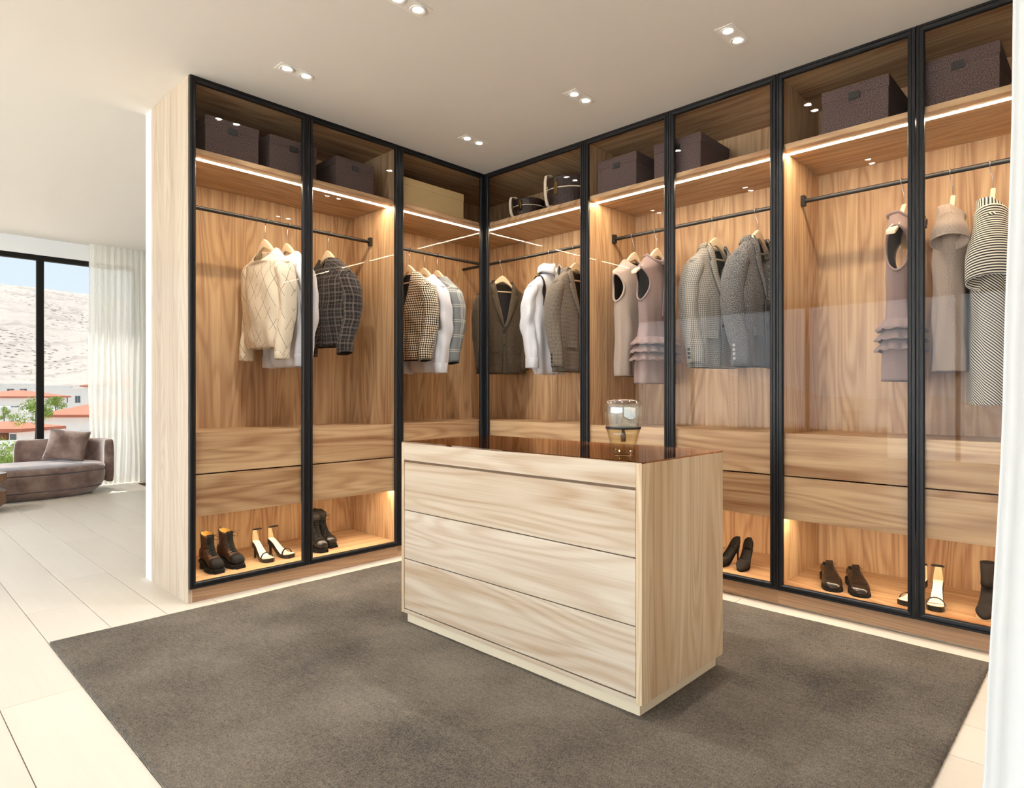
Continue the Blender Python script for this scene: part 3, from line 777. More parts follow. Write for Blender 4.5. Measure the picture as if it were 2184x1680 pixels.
def sleeve(e, side, mat, sh=(.195, -.285), L=.52, r0=(.055, .080), r1=(.042, .052), out=.032, back=.025, fwd=.020, tilt=0, cuff=None, name='sleeve', cuffmat=None, seed=0, lining=None, wr=1.0):
    """side -1/+1; returns function(sur) giving surface points"""
    rs = random.Random(seed + side * 5); ph = rs.uniform(0, 6); n = 28; M = 22; rings = []
    cen = []
    for i in range(M + 1):
        t = i / M; z = sh[1] + .045 - (L + .045) * t
        x = sh[0] - .03 + out * sm(t * 3.2) - .012 * t + tilt * t
        y = -back * sin(pi * min(1, t * 1.15)) * .9 + fwd * sm((t - .45) / .55)
        ra = lerp(r0[0], r1[0], t) * (sm(t * 7 + .18) ** .6); rb = lerp(r0[1], r1[1], t ** 1.3) * (sm(t * 7 + .25) ** .5)
        cen.append((x, y, z, ra, rb))
    for i, (x, y, z, ra, rb) in enumerate(cen):
        t = i / M; r = []
        for j in range(n):
            a = 2 * pi * j / n
            f = 1 + wr * (.05 * sin(4 * a + ph + 6 * t) * sm(t * 2) + .045 * sin(2 * a + 26 * t + ph) * sin(pi * t)) + (wr - 1) * (.05 * sin(3 * a - 9 * t + ph) + .05 * sin(a + 17 * t)) * sm(t * 2)
            r.append((side * (x + spow(cos(a), .9) * ra * f), y + spow(sin(a), .9) * rb * f, z + (.010 * cos(a) if i == M else 0)))
        rings.append(r if side > 0 else r[::-1])
    bm = loft(rings, True, (True, False), uv=True)
    o = obj(name, bm, [mat, lining or mat], e, smooth=True, outward=True)
    m = o.modifiers.new('cloth', 'SOLIDIFY'); m.thickness = .003; m.offset = -1
    if lining: m.material_offset = 1
    if cuff:
        x, y, z, ra, rb = cen[-1]; z0 = z
        rg = []
        for q, k in ((-.004, 1.03), (0, 1.07), (cuff * .5, 1.06), (cuff, 1.08), (cuff + .003, 1.03)):
            rg.append([(side * (x + spow(cos(2 * pi * j / n), .9) * ra * k), y + spow(sin(2 * pi * j / n), .9) * rb * k, z0 + q) for j in range(n)])
        obj('cuff', loft(rg, True, (False, False), uv=True), cuffmat or mat, o, smooth=True)
    return o, cen

def buttons(e, cen, side, cnt, mat, dv=-.018):
    for k in range(cnt):
        i = len(cen) - 2; x, y, z, ra, rb = cen[i]; zz = z + .012 + k * .024
        yy = y + dv; q = max(0, 1 - min(1, abs(dv) / rb) ** 2) ** .5
        xx = side * (x + ra * q + .004 + .002 * k)
        obj('button', loft([circ((xx - side * .004, yy, zz), .0085, 16, 'x'), circ((xx + side * .001, yy, zz), .0085, 16, 'x'), circ((xx + side * .002, yy, zz), .006, 16, 'x')]), mat, e)

def lapels(e, g, mat, wmax=.055, edge=None):
    zv, wv = g.v
    for sd_ in (-1, 1):
        n = 18; inn, out_ = [], []
        for i in range(n + 1):
            t = i / n; z = lerp(zv - .01, g.neck[1] + .012, t); zc = min(z, g.neck[1])
            xi = g.V(zc) + .001; wd = wmax * sin(pi * min(1, t * .62 + .02)) ** .8
            if .70 < t < .76: wd *= .62
            if t >= .76: wd = wmax * lerp(.85, .55, (t - .76) / .24)
            xo = min(xi + wd, g.ab(zc)[0] * .93)
            yi = g.surf_y(xi, zc, .007 if t < .9 else .009); yo = g.surf_y(xo, zc, .010)
            inn.append((sd_ * xi, yi if True else 0, z)); out_.append((sd_ * xo, yo, z - .006 * t))
        rings = []
        for a, b in zip(inn, out_):
            mid = tuple((p + q) / 2 for p, q in zip(a, b)); mid = (mid[0], mid[1] + .004, mid[2])
            rings.append([a, mid, b])
        bm = loft(rings, closed=False, uv=True)
        o = obj('lapel', bm, mat, e, smooth=True); m = o.modifiers.new('cloth', 'SOLIDIFY'); m.thickness = .004; m.offset = 0
    # collar round the back of the neck
    rings = []
    for (q, off, z) in ((0, .0, -.006), (1, .002, .012), (2, .007, .017), (3, .017, .0), (4, .026, -.022)):
        r = []
        for j in range(21):
            th = pi * 1.0 + pi * j / 20 + (-.25 + .5 * j / 20)
            a, b = g.ab(g.neck[1]); x = spow(cos(th), g.p) * (a + off); y = spow(sin(th), g.p) * (b + off)
            r.append((x, y, g.neck[1] + z - .004))
        rings.append(r)
    o = obj('collar', loft(rings, closed=False, uv=True), mat, e, smooth=True); m = o.modifiers.new('cloth', 'SOLIDIFY'); m.thickness = .003; m.offset = 0

def front_edge(e, g, mat, nbtn=2, x=.0):
    pts = [(x + .004, g.surf_y(.004, z, .004), z) for z in [lerp(g.hem + .004, g.v[0] + .01, i / 14) for i in range(15)]]
    obj('placket', ribbon(pts, (1, 0, 0), .030, .003), mat, e)

def place(pos, run, yaw=0):
    """pos along run; left run rz=+90 (front faces -x); right run rz=180 (front faces -y)"""
    if run == 'L': return (pos, .3, RZ), pi / 2 + R(yaw)
    return (.3, -pos, RZ), pi - R(yaw)

def hung(kind, label, cat, pos, run, yaw, hlabel, bar=True, group=None, W=.168):
    loc, rz = place(pos, run, yaw)
    h = empty('clothes_hanger', loc, rz); tag(h, hlabel, 'hanger', 'wooden clothes hangers on the rails'); hanger_parts(h, bar, W)
    e = empty(kind, loc, rz); tag(e, label, cat, group)
    return e

# fabrics
F_cream = fabric('cream_knit_dark_lines', 'argyle', srgb(228, 214, 190), srgb(52, 46, 44), 7.5, bump=.6)
F_white = fabric('white_cotton', 'plain', srgb(214, 214, 218), srgb(190, 190, 198), 30, .25, bump=.1)
F_plaid = fabric('black_plaid_wool', 'pane', srgb(18, 17, 19), srgb(120, 110, 104), 19, .40)
F_hound = fabric('black_cream_spotted_wool', 'dots', srgb(26, 20, 16), srgb(228, 214, 188), 60, .38)
F_pane = fabric('pale_blue_grey_windowpane', 'pane', srgb(118, 124, 128), srgb(196, 194, 182), 9, .0)
F_tweed = fabric('brown_black_tweed', 'tweed', srgb(24, 19, 16), srgb(150, 130, 102), 330, .10)
F_gcheck = fabric('grey_brown_check', 'check', srgb(48, 42, 38), srgb(150, 138, 122), 720, bump=.3)
F_lcheck = fabric('light_grey_check', 'check', srgb(84, 80, 74), srgb(178, 170, 158), 560, bump=.3)
F_char = fabric('charcoal_tweed', 'tweed', srgb(10, 10, 11), srgb(190, 187, 183), 330, .08)
F_beige = fabric('beige_melange_knit', 'melange', srgb(128, 108, 96), srgb(206, 190, 176), 620)
F_mauve = fabric('mauve_crepe', 'plain', srgb(144, 122, 116), srgb(128, 106, 102), 200, .6)
F_strH = fabric('black_cream_horizontal_stripe', 'stripe', srgb(30, 28, 30), srgb(232, 224, 206), 560, 0)
F_strD = fabric('black_cream_diagonal_stripe', 'stripe', srgb(30, 28, 30), srgb(232, 224, 206), 520, .85)
F_line = fabric('dark_lining', 'plain', srgb(34, 28, 28), srgb(20, 16, 16), 200, .5, rough=.6)
F_linew = fabric('white_inside', 'plain', srgb(214, 206, 200), srgb(200, 190, 184), 50, .5)
M_btn = plain('dark_button', (.02, .02, .02, 1), .3); M_btng = plain('grey_button', srgb(150, 150, 148), .3)

def jacket(label, pos, run, yaw, mat, hl, hem=-.885, v=(-.50, .075), btn=0, btnmat=None, sl=.565, w=.185, lp=True, seed=0, elbow=.028, b=.064, kind='blazer', dv=-.018, cat='jacket'):
    e = hung(kind, label, cat, pos, run, yaw, hl)
    g = G(hem, ((hem, (w + .010, b)), (hem + .22, (w - .006, b * .9)), (-.42, (w, b)), (-.31, (w + .004, b * .92))), fold=.010, seed=seed, vneck=v)
    g.build(e, mat, lining=F_line)
    for s_ in (-1, 1):
        o, cen = sleeve(e, s_, mat, L=sl, r0=(.048, .070), r1=(.036, .052), seed=seed, back=elbow, lining=F_line)
        near = (s_ == -1) if run == 'L' else (s_ == 1)
        if btn and near: buttons(o, cen, s_, btn, btnmat or M_btn, dv)
    if lp: lapels(e, g, mat)
    front_edge(e, g, mat)
    for k in range(2):
        z = v[0] - .03 - .11 * k; y = g.surf_y(.004, z, .007)
        obj('button', loft([circ((.004, y - .002, z), .009, 16, 'y'), circ((.004, y + .003, z), .009, 16, 'y')]), M_btn, e)
    for s_ in ((-1, 1) if lp else ()):    # flap pockets
        z = hem + .19; pts = [(s_ * xx, g.surf_y(xx, z, .009), z) for xx in (.055, .08, .105, .13)]
        obj('pocket_flap', ribbon(pts, (0, 0, 1), .045, .003), mat, e)
    return e, g

def shirt(label, pos, run, yaw, hl, hem=-.865, sl=.55, seed=1, collar=False, mat=None, cuff=.065, kind='shirt', b=.052):
    mat = mat or F_white
    e = hung(kind, label, 'shirt', pos, run, yaw, hl, bar=False)
    g = G(hem, ((hem, (.135, b * .7)), (hem + .05, (.165, b)), (-.6, (.172, b)), (-.42, (.178, b)), (-.31, (.186, b * .9))), fold=.014, nf=8, seed=seed, vneck=(-.185, .022) if collar else None, neckdrop=.05)
    o = g.build(e, mat, lining=F_linew)
    for s_ in (-1, 1): sleeve(e, s_, mat, L=sl, r0=(.046, .058), r1=(.040, .048), cuff=cuff, seed=seed, back=.028, fwd=.015, lining=F_linew, wr=1.9)
    return e, g

# --- left run
e, g = shirt('x', -1.385, 'L', 4, 'wooden hanger holding the plain white shirt behind the cream sweater', hem=-.875, sl=.585, seed=4)
e['label'] = 'plain white cotton shirt hanging just behind the cream sweater'
# cream sweater
e = hung('sweater', 'cream knitted sweater with thin dark zigzag diamond lines', 'sweater', -1.525, 'L', 8, 'wooden hanger holding the cream diamond line sweater', bar=False)
g = G(-.765, ((-.765, (.150, .055)), (-.72, (.168, .070)), (-.55, (.172, .072)), (-.42, (.176, .07)), (-.31, (.184, .062))), fold=.012, nf=7, seed=2, neckdrop=.080, neck=(.090, -.168))
g.build(e, F_cream, lining=F_cream)
for s_ in (-1, 1): sleeve(e, s_, F_cream, L=.545, r0=(.046, .062), r1=(.030, .042), seed=2, out=.030, back=.02, fwd=.02, cuff=.035)
jacket('cropped black plaid jacket with rounded near sleeve', -1.105, 'L', 6, F_plaid, 'wooden hanger holding the black plaid jacket', hem=-.735, v=(-.24, .050), lp=False, sl=.50, w=.180, seed=5, elbow=.045)
jacket('black jacket with cream spotted weave beside the door frame', -.455, 'L', 4, F_hound, 'wooden hanger holding the black and cream spotted jacket', hem=-.80, v=(-.46, .07), lp=False, sl=.52, seed=6, elbow=.03)
e, g = shirt('white shirt hanging between the spotted and the pale checked jackets', -.318, 'L', 3, 'wooden hanger holding the white shirt between two jackets', hem=-.885, sl=.60, seed=8)
jacket('pale blue grey jacket with cream windowpane lines, nearest the corner post', -.193, 'L', 2, F_pane, 'wooden hanger holding the pale windowpane jacket', hem=-.76, v=(-.45, .07), lp=False, sl=.53, seed=9)
# --- right run
jacket('dark brown tweed blazer hanging open in the corner', -.115, 'R', 22, F_tweed, 'wooden hanger holding the brown tweed blazer', hem=-.885, v=(-.52, .078), sl=.57, w=.195, seed=10)
e, g = shirt('white dress shirt with a tall turned up collar and a black tie over it', .385, 'R', 8, 'wooden hanger holding the white shirt with the tall collar', hem=-.90, sl=.565, seed=11, collar=True)
# tall collar
rings = []
for (off, z) in ((.0, -.040), (-.004, -.005), (-.007, .030), (-.004, .056), (.006, .066), (.018, .054), (.024, .022), (.026, .004)):
    r = []
    for j in range(31):
        th = pi / 2 + .26 + (2 * pi - .52) * j / 30; a, b = .076, .054; fl_ = .020 * max(0, sin(th)) ** 3 * sm((z + .02) / .08)
        r.append(((a + off) * cos(th), (b + off) * sin(th) + fl_, g.neck[1] + z - .018 * max(0, sin(th)) ** 4 * (1 if off > .01 else 0) + .004 * sin(5 * th)))
    rings.append(r)
o = obj('collar', loft(rings, closed=False, uv=True), F_white, e, smooth=True); m = o.modifiers.new('cloth', 'SOLIDIFY'); m.thickness = .002
o = obj('placket', ribbon([(.0, g.surf_y(.002, z, .004), z) for z in [lerp(g.hem + .01, -.20, i / 14) for i in range(15)]], (1, 0, 0), .034, .003), F_white, e)
# untied bow tie over the shoulder (its own thing)
bt = empty('bow_tie', e.location, e.rotation_euler[2]); tag(bt, 'untied black bow tie draped over the near shoulder of the white shirt', 'tie')
P_ = [(.114, -.062, -.235), (.114, -.030, -.188), (.113, .020, -.184)] + [(lerp(.112, .098, k / 7), g.surf_y(lerp(.112, .098, k / 7), lerp(-.20, -.405, k / 7), .012), lerp(-.20, -.405, k / 7)) for k in range(8)]
obj('ribbon', ribbon(P_, (1, .1, 0), [.012, .012, .013, .014, .016, .022, .034, .032, .018, .026, .042], .003), plain('black_satin', (.012, .010, .010, 1), .45), bt)
jacket('grey brown checked blazer beside the white shirt with three dark cuff buttons', .612, 'R', 6, F_gcheck, 'wooden hanger holding the grey brown checked blazer', hem=-.885, v=(-.52, .078), btn=3, sl=.575, w=.190, seed=12)
jacket('light grey small checked blazer with three dark cuff buttons', 1.662, 'R', 11, F_lcheck, 'wooden hanger holding the light grey checked blazer', hem=-.885, v=(-.50, .075), btn=3, sl=.585, w=.190, seed=13, elbow=.035)
jacket('charcoal black tweed blazer with four pale ring cuff buttons', 1.918, 'R', 7, F_char, 'wooden hanger holding the charcoal tweed blazer', hem=-.885, v=(-.52, .075), btn=4, btnmat=M_btng, sl=.60, w=.195, seed=14, elbow=.035)

def dress(label, pos, run, yaw, mat, hl, hem, keys, W=.168, arm=(-.36, .085, .040), seed=0, nd=.05, lining=None, fold=.008):
    e = hung('dress', label, 'dress', pos, run, yaw, hl, bar=False, W=W)
    g = G(hem, keys, sh=(.185, -.262), fold=fold, seed=seed, neckdrop=nd, n=96)
    g.build(e, mat, lining=lining or mat, arm=arm)
    return e, g
# beige sleeveless dress
e, g = dress('beige melange sleeveless knit dress with a rimmed armhole', 1.098, 'R', 3, F_beige, 'wooden hanger holding the beige sleeveless dress', -.925, ((-.925, (.170, .052)), (-.6, (.160, .062)), (-.42, (.172, .065)), (-.31, (.184, .060))), seed=21, lining=F_line)
def armrim(e, g, mat, zc=-.36, hz=.088, hy=.043, r=.0075):
    for s_ in (-1, 1):
        pts = []
        for k in range(25):
            a = 2 * pi * k / 24; y = hy * sin(a); z = zc + hz * cos(a); A_, B_ = g.ab(z)
            x = A_ * (max(0, 1 - (min(.98, abs(y) / B_)) ** (1 / .8 * 1.0)) ** .8) if B_ else A_
            x = A_ * max(.2, (1 - min(.98, (abs(y) / B_)) ** (2 / .8))) ** (.8 / 2)
            pts.append((s_ * (x + .002), y, z))
        obj('armhole_trim', tube(pts, r, 8), mat, e, smooth=True)
armrim(e, g, F_beige)
# mauve ruffle dresses
def ruffle_dress(label, pos, yaw, hl, seed, dark=F_line):
    e, g = dress(label, pos, 'R', yaw, F_mauve, hl, -.975, ((-.975, (.185, .078)), (-.75, (.172, .070)), (-.60, (.140, .058)), (-.42, (.160, .062)), (-.31, (.175, .058))), arm=(-.35, .105, .048), seed=seed, lining=dark, W=.205)
    armrim(e, g, F_mauve, -.35, .105, .048, .0065)
    for k, z in enumerate((-.715, -.765, -.815)):
        rings = []
        for (dz, off) in ((.034, .001), (.016, .010), (0, .021), (-.016, .032)):
            r = []
            for j in range(96):
                th = 2 * pi * j / 96; wv = .008 * sin(13 * th + k) * (off / .032)
                x, y, zz = g.pt(th, z + dz, off + wv); r.append((x, y, zz + .004 * sin(13 * th + k + 1) * (off / .032)))
            rings.append(r)
        o = obj('ruffle', loft(rings[::-1], True, (False, False), uv=True), F_mauve, e, smooth=True); m = o.modifiers.new('cloth', 'SOLIDIFY'); m.thickness = .0025; m.offset = 0
    # tie collar band with a soft bow
    rings = []
    for off, z in ((.004, -.012), (.010, -.004), (.011, .004), (.004, .010), (-.002, .008)):
        rings.append([(spow(cos(2 * pi * j / 40), .8) * (g.neck[0] + off), spow(sin(2 * pi * j / 40), .8) * (g.bneck + off) + (.012 if sin(2 * pi * j / 40) > 0 else 0) * sin(2 * pi * j / 40), g.neck[1] + z - g.nd * max(0, sin(2 * pi * j / 40)) ** .8) for j in range(40)])
    obj('collar', loft(rings, True, (False, False), uv=True), F_mauve, e, smooth=True)
    zz = g.neck[1] - .045
    for s_ in (-1, 1):
        lp_ = [(0, .085, zz), (s_ * .02, .094, zz + .016), (s_ * .05, .094, zz + .016), (s_ * .062, .092, zz - .004), (s_ * .045, .092, zz - .022), (s_ * .015, .090, zz - .012), (0, .086, zz)]
        obj('bow_loop', ribbon(lp_, (0, 1, .1), .018, .005), F_mauve, e)
        tl = [(0, .088, zz), (s_ * .018, .090, zz - .10), (s_ * .026, .088, zz - .22), (s_ * .03, .084, zz - .34)]
        obj('bow_tail', ribbon(tl, (1, 0, 0), [.014, .024, .030, .034], .003), F_mauve, e)
    return e
ruffle_dress('mauve sleeveless dress with three ruffles behind the beige dress', 1.268, 4, 'wooden hanger holding the left mauve ruffle dress', 23)
ruffle_dress('mauve sleeveless dress with ruffles half hidden by the double door frame', 2.640, -5, 'wooden hanger holding the right mauve ruffle dress', 24)
# beige short sleeved dress
e, g = dress('beige marled knit dress with short cap sleeves, left of the striped dress', 2.838, 'R', -9, F_beige, 'wooden hanger holding the beige cap sleeve dress', -.935, ((-.935, (.205, .070)), (-.6, (.170, .066)), (-.42, (.172, .068)), (-.31, (.186, .062))), arm=None, seed=25)
def short_sleeve(e, side, mat, L, x0=.14, r0=(.05, .055), r1=(.06, .085), spread=.09, rim=None, z0=-.262, rimr=.004):
    M = 12; n = 32; rings = []
    for i in range(M + 1):
        t = i / M; cx = x0 + spread * sm(t * 1.3); cz = z0 - L * t; ra = lerp(r0[0], r1[0], t); rb = lerp(r0[1], r1[1], sm(t * 1.4)); tl = R(lerp(50, 28, t))
        r = []
        for j in range(n):
            a = 2 * pi * j / n; px_, py_ = ra * cos(a), rb * sin(a)
            r.append((side * (cx + px_ * cos(tl)), py_, cz + px_ * sin(tl)))
        rings.append(r if side > 0 else r[::-1])
    o = obj('sleeve', loft(rings, True, (False, False), uv=True), [mat, mat], e, smooth=True); m = o.modifiers.new('cloth', 'SOLIDIFY'); m.thickness = .003; m.offset = -1
    obj('sleeve_hem', tube(rings[-1] + [rings[-1][0]], rimr, 6), rim or mat, o, smooth=True)
for s_ in (-1, 1): short_sleeve(e, s_, F_beige, .105, x0=.155, r1=(.058, .072), spread=.06)
# striped dress
e, g = dress('black and cream striped dress with wide half sleeves, next to the white curtain', 2.988, 'R', -9, F_strD, 'wooden hanger holding the striped dress', -1.085, ((-1.085, (.205, .082)), (-.7, (.180, .080)), (-.42, (.176, .074)), (-.31, (.186, .064))), arm=None, seed=26)
for s_ in (-1, 1): short_sleeve(e, s_, F_strH, .300, x0=.135, r0=(.055, .060), r1=(.062, .092), spread=.072, rim=F_white, rimr=.0022)

# ------------------------------------------------------------------ shoes
M_bleather = plain('black_leather', (.012, .011, .010, 1), .28, .5, bump=.15, bscale=200)
M_rubber = plain('black_rubber', (.008, .008, .008, 1), .75, .25)
M_suede = plain('black_suede', srgb(38, 33, 31), .9, .2)
M_nude = plain('nude_insole', srgb(236, 218, 204), .5, .3); M_tan = plain('tan_leather', srgb(224, 192, 150), .5, .4)
M_brownl = plain('dark_brown_leather', srgb(40, 29, 23), .22, .5)
t = T('brown_patterned_canvas'); x, y, z = t.coord(); d_, c_ = t.voro(t.vec(x, y, z), 70); f = t.rng(d_, .38, .22, 0, .8)
M_bootc = t.base(t.mix(f, srgb(44, 24, 18), srgb(112, 70, 42)), .4, .5)
M_gold = plain('gold_lining', srgb(212, 164, 84), .6, .3)

def footring(y, w, h0, h1, n=20, sq=.75, dx=0):
    """cross section of a shoe at length y: flat bottom"""
    out = []
    for j in range(n):
        a = 2 * pi * j / n; s_ = sin(a)
        z = (h0 + h1) / 2 + (h1 - h0) / 2 * spow(s_, sq); out.append((dx + w * spow(cos(a), sq), y, z))
    return out
def sole_bm(keys, z0, z1, n=26):
    """keys: (y, halfwidth); plan outline extruded; z0,z1 functions of y"""
    L_ = []; R_ = []
    y0, y1 = keys[0][0], keys[-1][0]
    for i in range(n + 1):
        y = lerp(y0, y1, .5 - .5 * cos(pi * i / n)); w_ = keyed(keys, y); L_.append((-w_, y)); R_.append((w_, y))
    pts = L_ + R_[::-1]; bm = bmesh.new()
    lo = [bm.verts.new((x, y, z0(y))) for x, y in pts]; hi = [bm.verts.new((x, y, z1(y))) for x, y in pts]
    m = len(pts)
    for i in range(m): k = (i + 1) % m; bm.faces.new((lo[i], lo[k], hi[k], hi[i]))
    for i in range(n):
        bm.faces.new((lo[i], lo[i + 1], lo[m - 2 - i], lo[m - 1 - i])); bm.faces.new((hi[i + 1], hi[i], hi[m - 1 - i], hi[m - 2 - i]))
    return bm
# local: toe towards -y, z up, origin between toe and heel on the ground
def boot(label, x, y, rz, z=.1052, canvas=True, studs=False, group=None, flip=1):
    e = empty('ankle_boot', (x, y, z), rz); tag(e, label, 'boot', group); e.scale = (SHOE,) * 3
    out = [(-.128, .012), (-.122, .030), (-.10, .043), (-.05, .046), (.0, .036), (.06, .033), (.10, .030), (.112, .012)]
    s0 = lambda y_: 0.004 + .040 * sm((y_ + .01) / .05); s1 = lambda y_: .028 + .030 * sm((y_ + .02) / .06)
    obj('sole', sole_bm(out, s0, s1), M_rubber, e)
    obj('heel', loft([[(p[0], p[1], 0.0003) for p in circ((0, .078, 0), .030, 20, ry=.028)], circ((0, .078, .03), .029, 20, ry=.030), circ((0, .078, .052), .030, 20, ry=.032)]), M_rubber, e)
    lugs = bmesh.new()
    for k in range(9):
        yy = -.118 + k * .014; w_ = keyed(out, yy) + .003
        for s_ in (-1, 1): bx(lugs, s_ * (w_ - .016), s_ * w_, yy, yy + .008, .0003, .018)
    for k in range(-2, 3): bx(lugs, k * .013 - .004, k * .013 + .004, -.131, -.118, .0003, .016)
    obj('tread', lugs, M_rubber, e)
    up = M_bootc if canvas else M_bleather
    secs = [(-.118, .024, .030, .050), (-.108, .036, .028, .066), (-.085, .041, .028, .082), (-.055, .042, .028, .098), (-.025, .038, .035, .122), (.0, .035, .045, .142), (.03, .033, .055, .150), (.07, .032, .055, .150), (.10, .026, .055, .140), (.108, .016, .06, .12)]
    obj('upper', loft([footring(*q) for q in secs]), up, e, smooth=True)
    sh = []
    for (zz, yc, wx, wy) in ((.10, .045, .034, .058), (.13, .042, .033, .052), (.16, .046, .032, .047), (.19, .048, .034, .047), (.215, .048, .036, .049), (.228, .048, .037, .050)):
        sh.append([(wx * cos(2 * pi * j / 24), yc + wy * sin(2 * pi * j / 24), zz + (.010 * cos(2 * pi * j / 24 - pi / 2) if zz > .2 else 0)) for j in range(24)])
    o = obj('shaft', loft(sh, True, (True, False)), up, e, smooth=True); m = o.modifiers.new('leather', 'SOLIDIFY'); m.thickness = .004; m.offset = -1
    if canvas: obj('inner_lining', loft([[(p[0] * .86, .048 + (p[1] - .048) * .86, p[2] + .002) for p in r] for r in sh[3:]], True, (False, False)), M_gold, e, smooth=True)
    cap = [(-.1195, .0255, .028, .052), (-.110, .038, .026, .069), (-.090, .0425, .026, .084), (-.070, .043, .026, .092)]
    obj('toe_cap', loft([footring(*q) for q in cap]), M_rubber if canvas else M_bleather, e, smooth=True)
    tg = [(0, -.052, .097), (0, -.022, .130), (0, -.004, .162), (0, .0, .195), (0, .000, .228)]
    obj('tongue', ribbon(tg, (1, 0, 0), [.040, .046, .048, .050, .046], .005), M_rubber, e)
    lac = bmesh.new()
    path = [(-.046, .104), (-.034, .119), (-.021, .134), (-.011, .150), (-.005, .166), (-.003, .182), (-.003, .198), (-.004, .214)]
    for k, (yy, zz) in enumerate(path):
        for s_ in (1,):
            hw = .018 + k * .0008; tube([(-hw, yy - .003, zz), (0, yy - .009, zz + .001 * (-1) ** k), (hw, yy - .003, zz + .003)], .0028, 6, lac)
            if k < len(path) - 1:
                y2, z2 = path[k + 1]; tube([(-hw * .7, yy - .006, zz), (hw * .7, y2 - .006, z2)], .0017, 6, lac); tube([(hw * .7, yy - .006, zz), (-hw * .7, y2 - .006, z2)], .0017, 6, lac)
    yy, zz = path[-1]
    for s_ in (-1, 1):
        tube([(0, yy - .008, zz), (s_ * .022, yy - .020, zz + .010), (s_ * .042, yy - .026, zz - .004), (s_ * .040, yy - .024, zz - .022), (s_ * .020, yy - .016, zz - .016), (0, yy - .009, zz)], .0015, 6, lac)
        tube([(0, yy - .009, zz), (s_ * .026, yy - .018, zz + .016), (s_ * .058, yy - .020, zz + .012 * (1 if s_ > 0 else -.6))], .0013, 6, lac)
    obj('laces', lac, M_rubber, e, smooth=True)
    ey = bmesh.new()
    for k, (yy, zz) in enumerate(path):
        for s_ in (-1, 1): lathe([(.0022, 0), (.0034, .001), (.0022, .002)], 8, ey, (s_ * (.0205 + k * .0008), yy - .003, zz))
    obj('eyelets', ey, M_brass if canvas else M_steel, e)
    if canvas: obj('pull_tab', ribbon([(0, .094, .215), (0, .100, .236), (0, .096, .250), (0, .090, .236)], (1, 0, 0), .010, .003), M_bootc, e)
    if studs:
        rg = []
        for zz, k in ((.206, 1.06), (.214, 1.24), (.232, 1.34), (.250, 1.30), (.258, 1.12)):
            rg.append([(.036 * k * cos(2 * pi * j / 24), .046 + .049 * k * sin(2 * pi * j / 24), zz + .010 * cos(2 * pi * j / 24 - pi / 2) + .003 * sin(5 * 2 * pi * j / 24)) for j in range(24)])
        obj('fold_cuff', loft(rg, True, (True, True)), M_suede, e, smooth=True)
        for row, zz in ((0, .196), (1, .209)):
            for j in range(11):
                a = pi + pi * (j + .5 * row) / 10.5; px_, py_ = .0375 * cos(a), .046 + .0505 * sin(a)
                st = bmesh.new(); bmesh.ops.create_uvsphere(st, u_segments=8, v_segments=5, radius=.0032, matrix=Matrix.Translation((px_, py_, zz)))
                obj('stud', st, M_pearl, e, smooth=True)
    return e
M_pearl = plain('pearl_stud', srgb(240, 236, 226), .2, .6)
boot('brown patterned laced boot with black toe cap, left of its pair', -1.895, .190, R(5))
boot('brown patterned laced boot with black toe cap, right of its pair', -1.785, .205, R(12))
boot('black leather combat boot with pearl studs, front left of its pair', -1.262, .190, R(-2), canvas=False, studs=True)
boot('black leather combat boot with pearl studs, set back right of its pair', -1.178, .252, R(10), canvas=False, studs=True)

def sandal(label, x, y, rz, z=.1052, group=None):
    e = empty('heeled_sandal', (x, y, z), rz); tag(e, label, 'sandal', group); e.scale = (SHOE,) * 3
    out = [(-.118, .016), (-.110, .032), (-.085, .041), (-.05, .039), (-.01, .030), (.04, .025), (.085, .026), (.108, .010)]
    zt = lambda y_: .026 + .092 * sm((y_ + .055) / .15) + .004 * sm(-(y_ + .08) / .04)
    obj('platform', sole_bm(out, lambda y_: .0004 + max(0, zt(y_) - .036), lambda y_: zt(y_) - .002), M_bleather, e)
    obj('insole', sole_bm([(a * .985, b - .003) for a, b in out], lambda y_: zt(y_) - .0022, lambda y_: zt(y_) + .0008), M_nude, e)
    obj('toe_trim', ribbon([(w_, y_, zt(-.1) + .001) for w_, y_ in ((-.034, -.098), (-.026, -.108), (-.012, -.114), (.0, -.1155), (.012, -.114), (.026, -.108), (.034, -.098))], (0, 1, 0), .007, .002), M_tan, e)
    obj('heel', loft([circ((0, .088, .0003), .008, 14, ry=.009), circ((0, .090, .06), .009, 14, ry=.010), circ((0, .088, .105), .018, 14, ry=.016)]), M_bleather, e, smooth=True)
    pts = [(.043 * cos(a), -.066 + .006 * sin(a), .020 + .040 * sin(a)) for a in [pi * k / 14 for k in range(15)]]
    obj('toe_strap', ribbon(pts, (0, 1, .15), .011, .0025), M_bleather, e)
    zs_ = .202; ring = [(.030 * cos(2 * pi * k / 28), .062 + .036 * sin(2 * pi * k / 28), zs_ - .006 * sin(2 * pi * k / 28)) for k in range(29)]
    obj('ankle_strap', ribbon(ring, (0, 0, 1), .008, .0025), M_bleather, e)
    rings = []
    for k in range(9):
        t_ = k / 8; hw = lerp(1.25, .42, t_); zz = lerp(.108, zs_ - .003, t_); rw = lerp(.026, .029, t_)
        rings.append([(rw * sin(hw * q), .068 + (.036 if 1 else 0) * cos(hw * q) - .004, zz + .012 * (1 - t_) * abs(q) * -1) for q in [-1 + .2 * i for i in range(11)]])
    o = obj('heel_counter', loft(rings, closed=False), M_tan, e, smooth=True); m = o.modifiers.new('leather', 'SOLIDIFY'); m.thickness = .0018; m.offset = 0
    return e
sandal('black heeled sandal with white insole beside the brown boots', -1.600, .200, R(4))
sandal('black heeled sandal with white insole next to the left door frame', -1.488, .205, R(18))

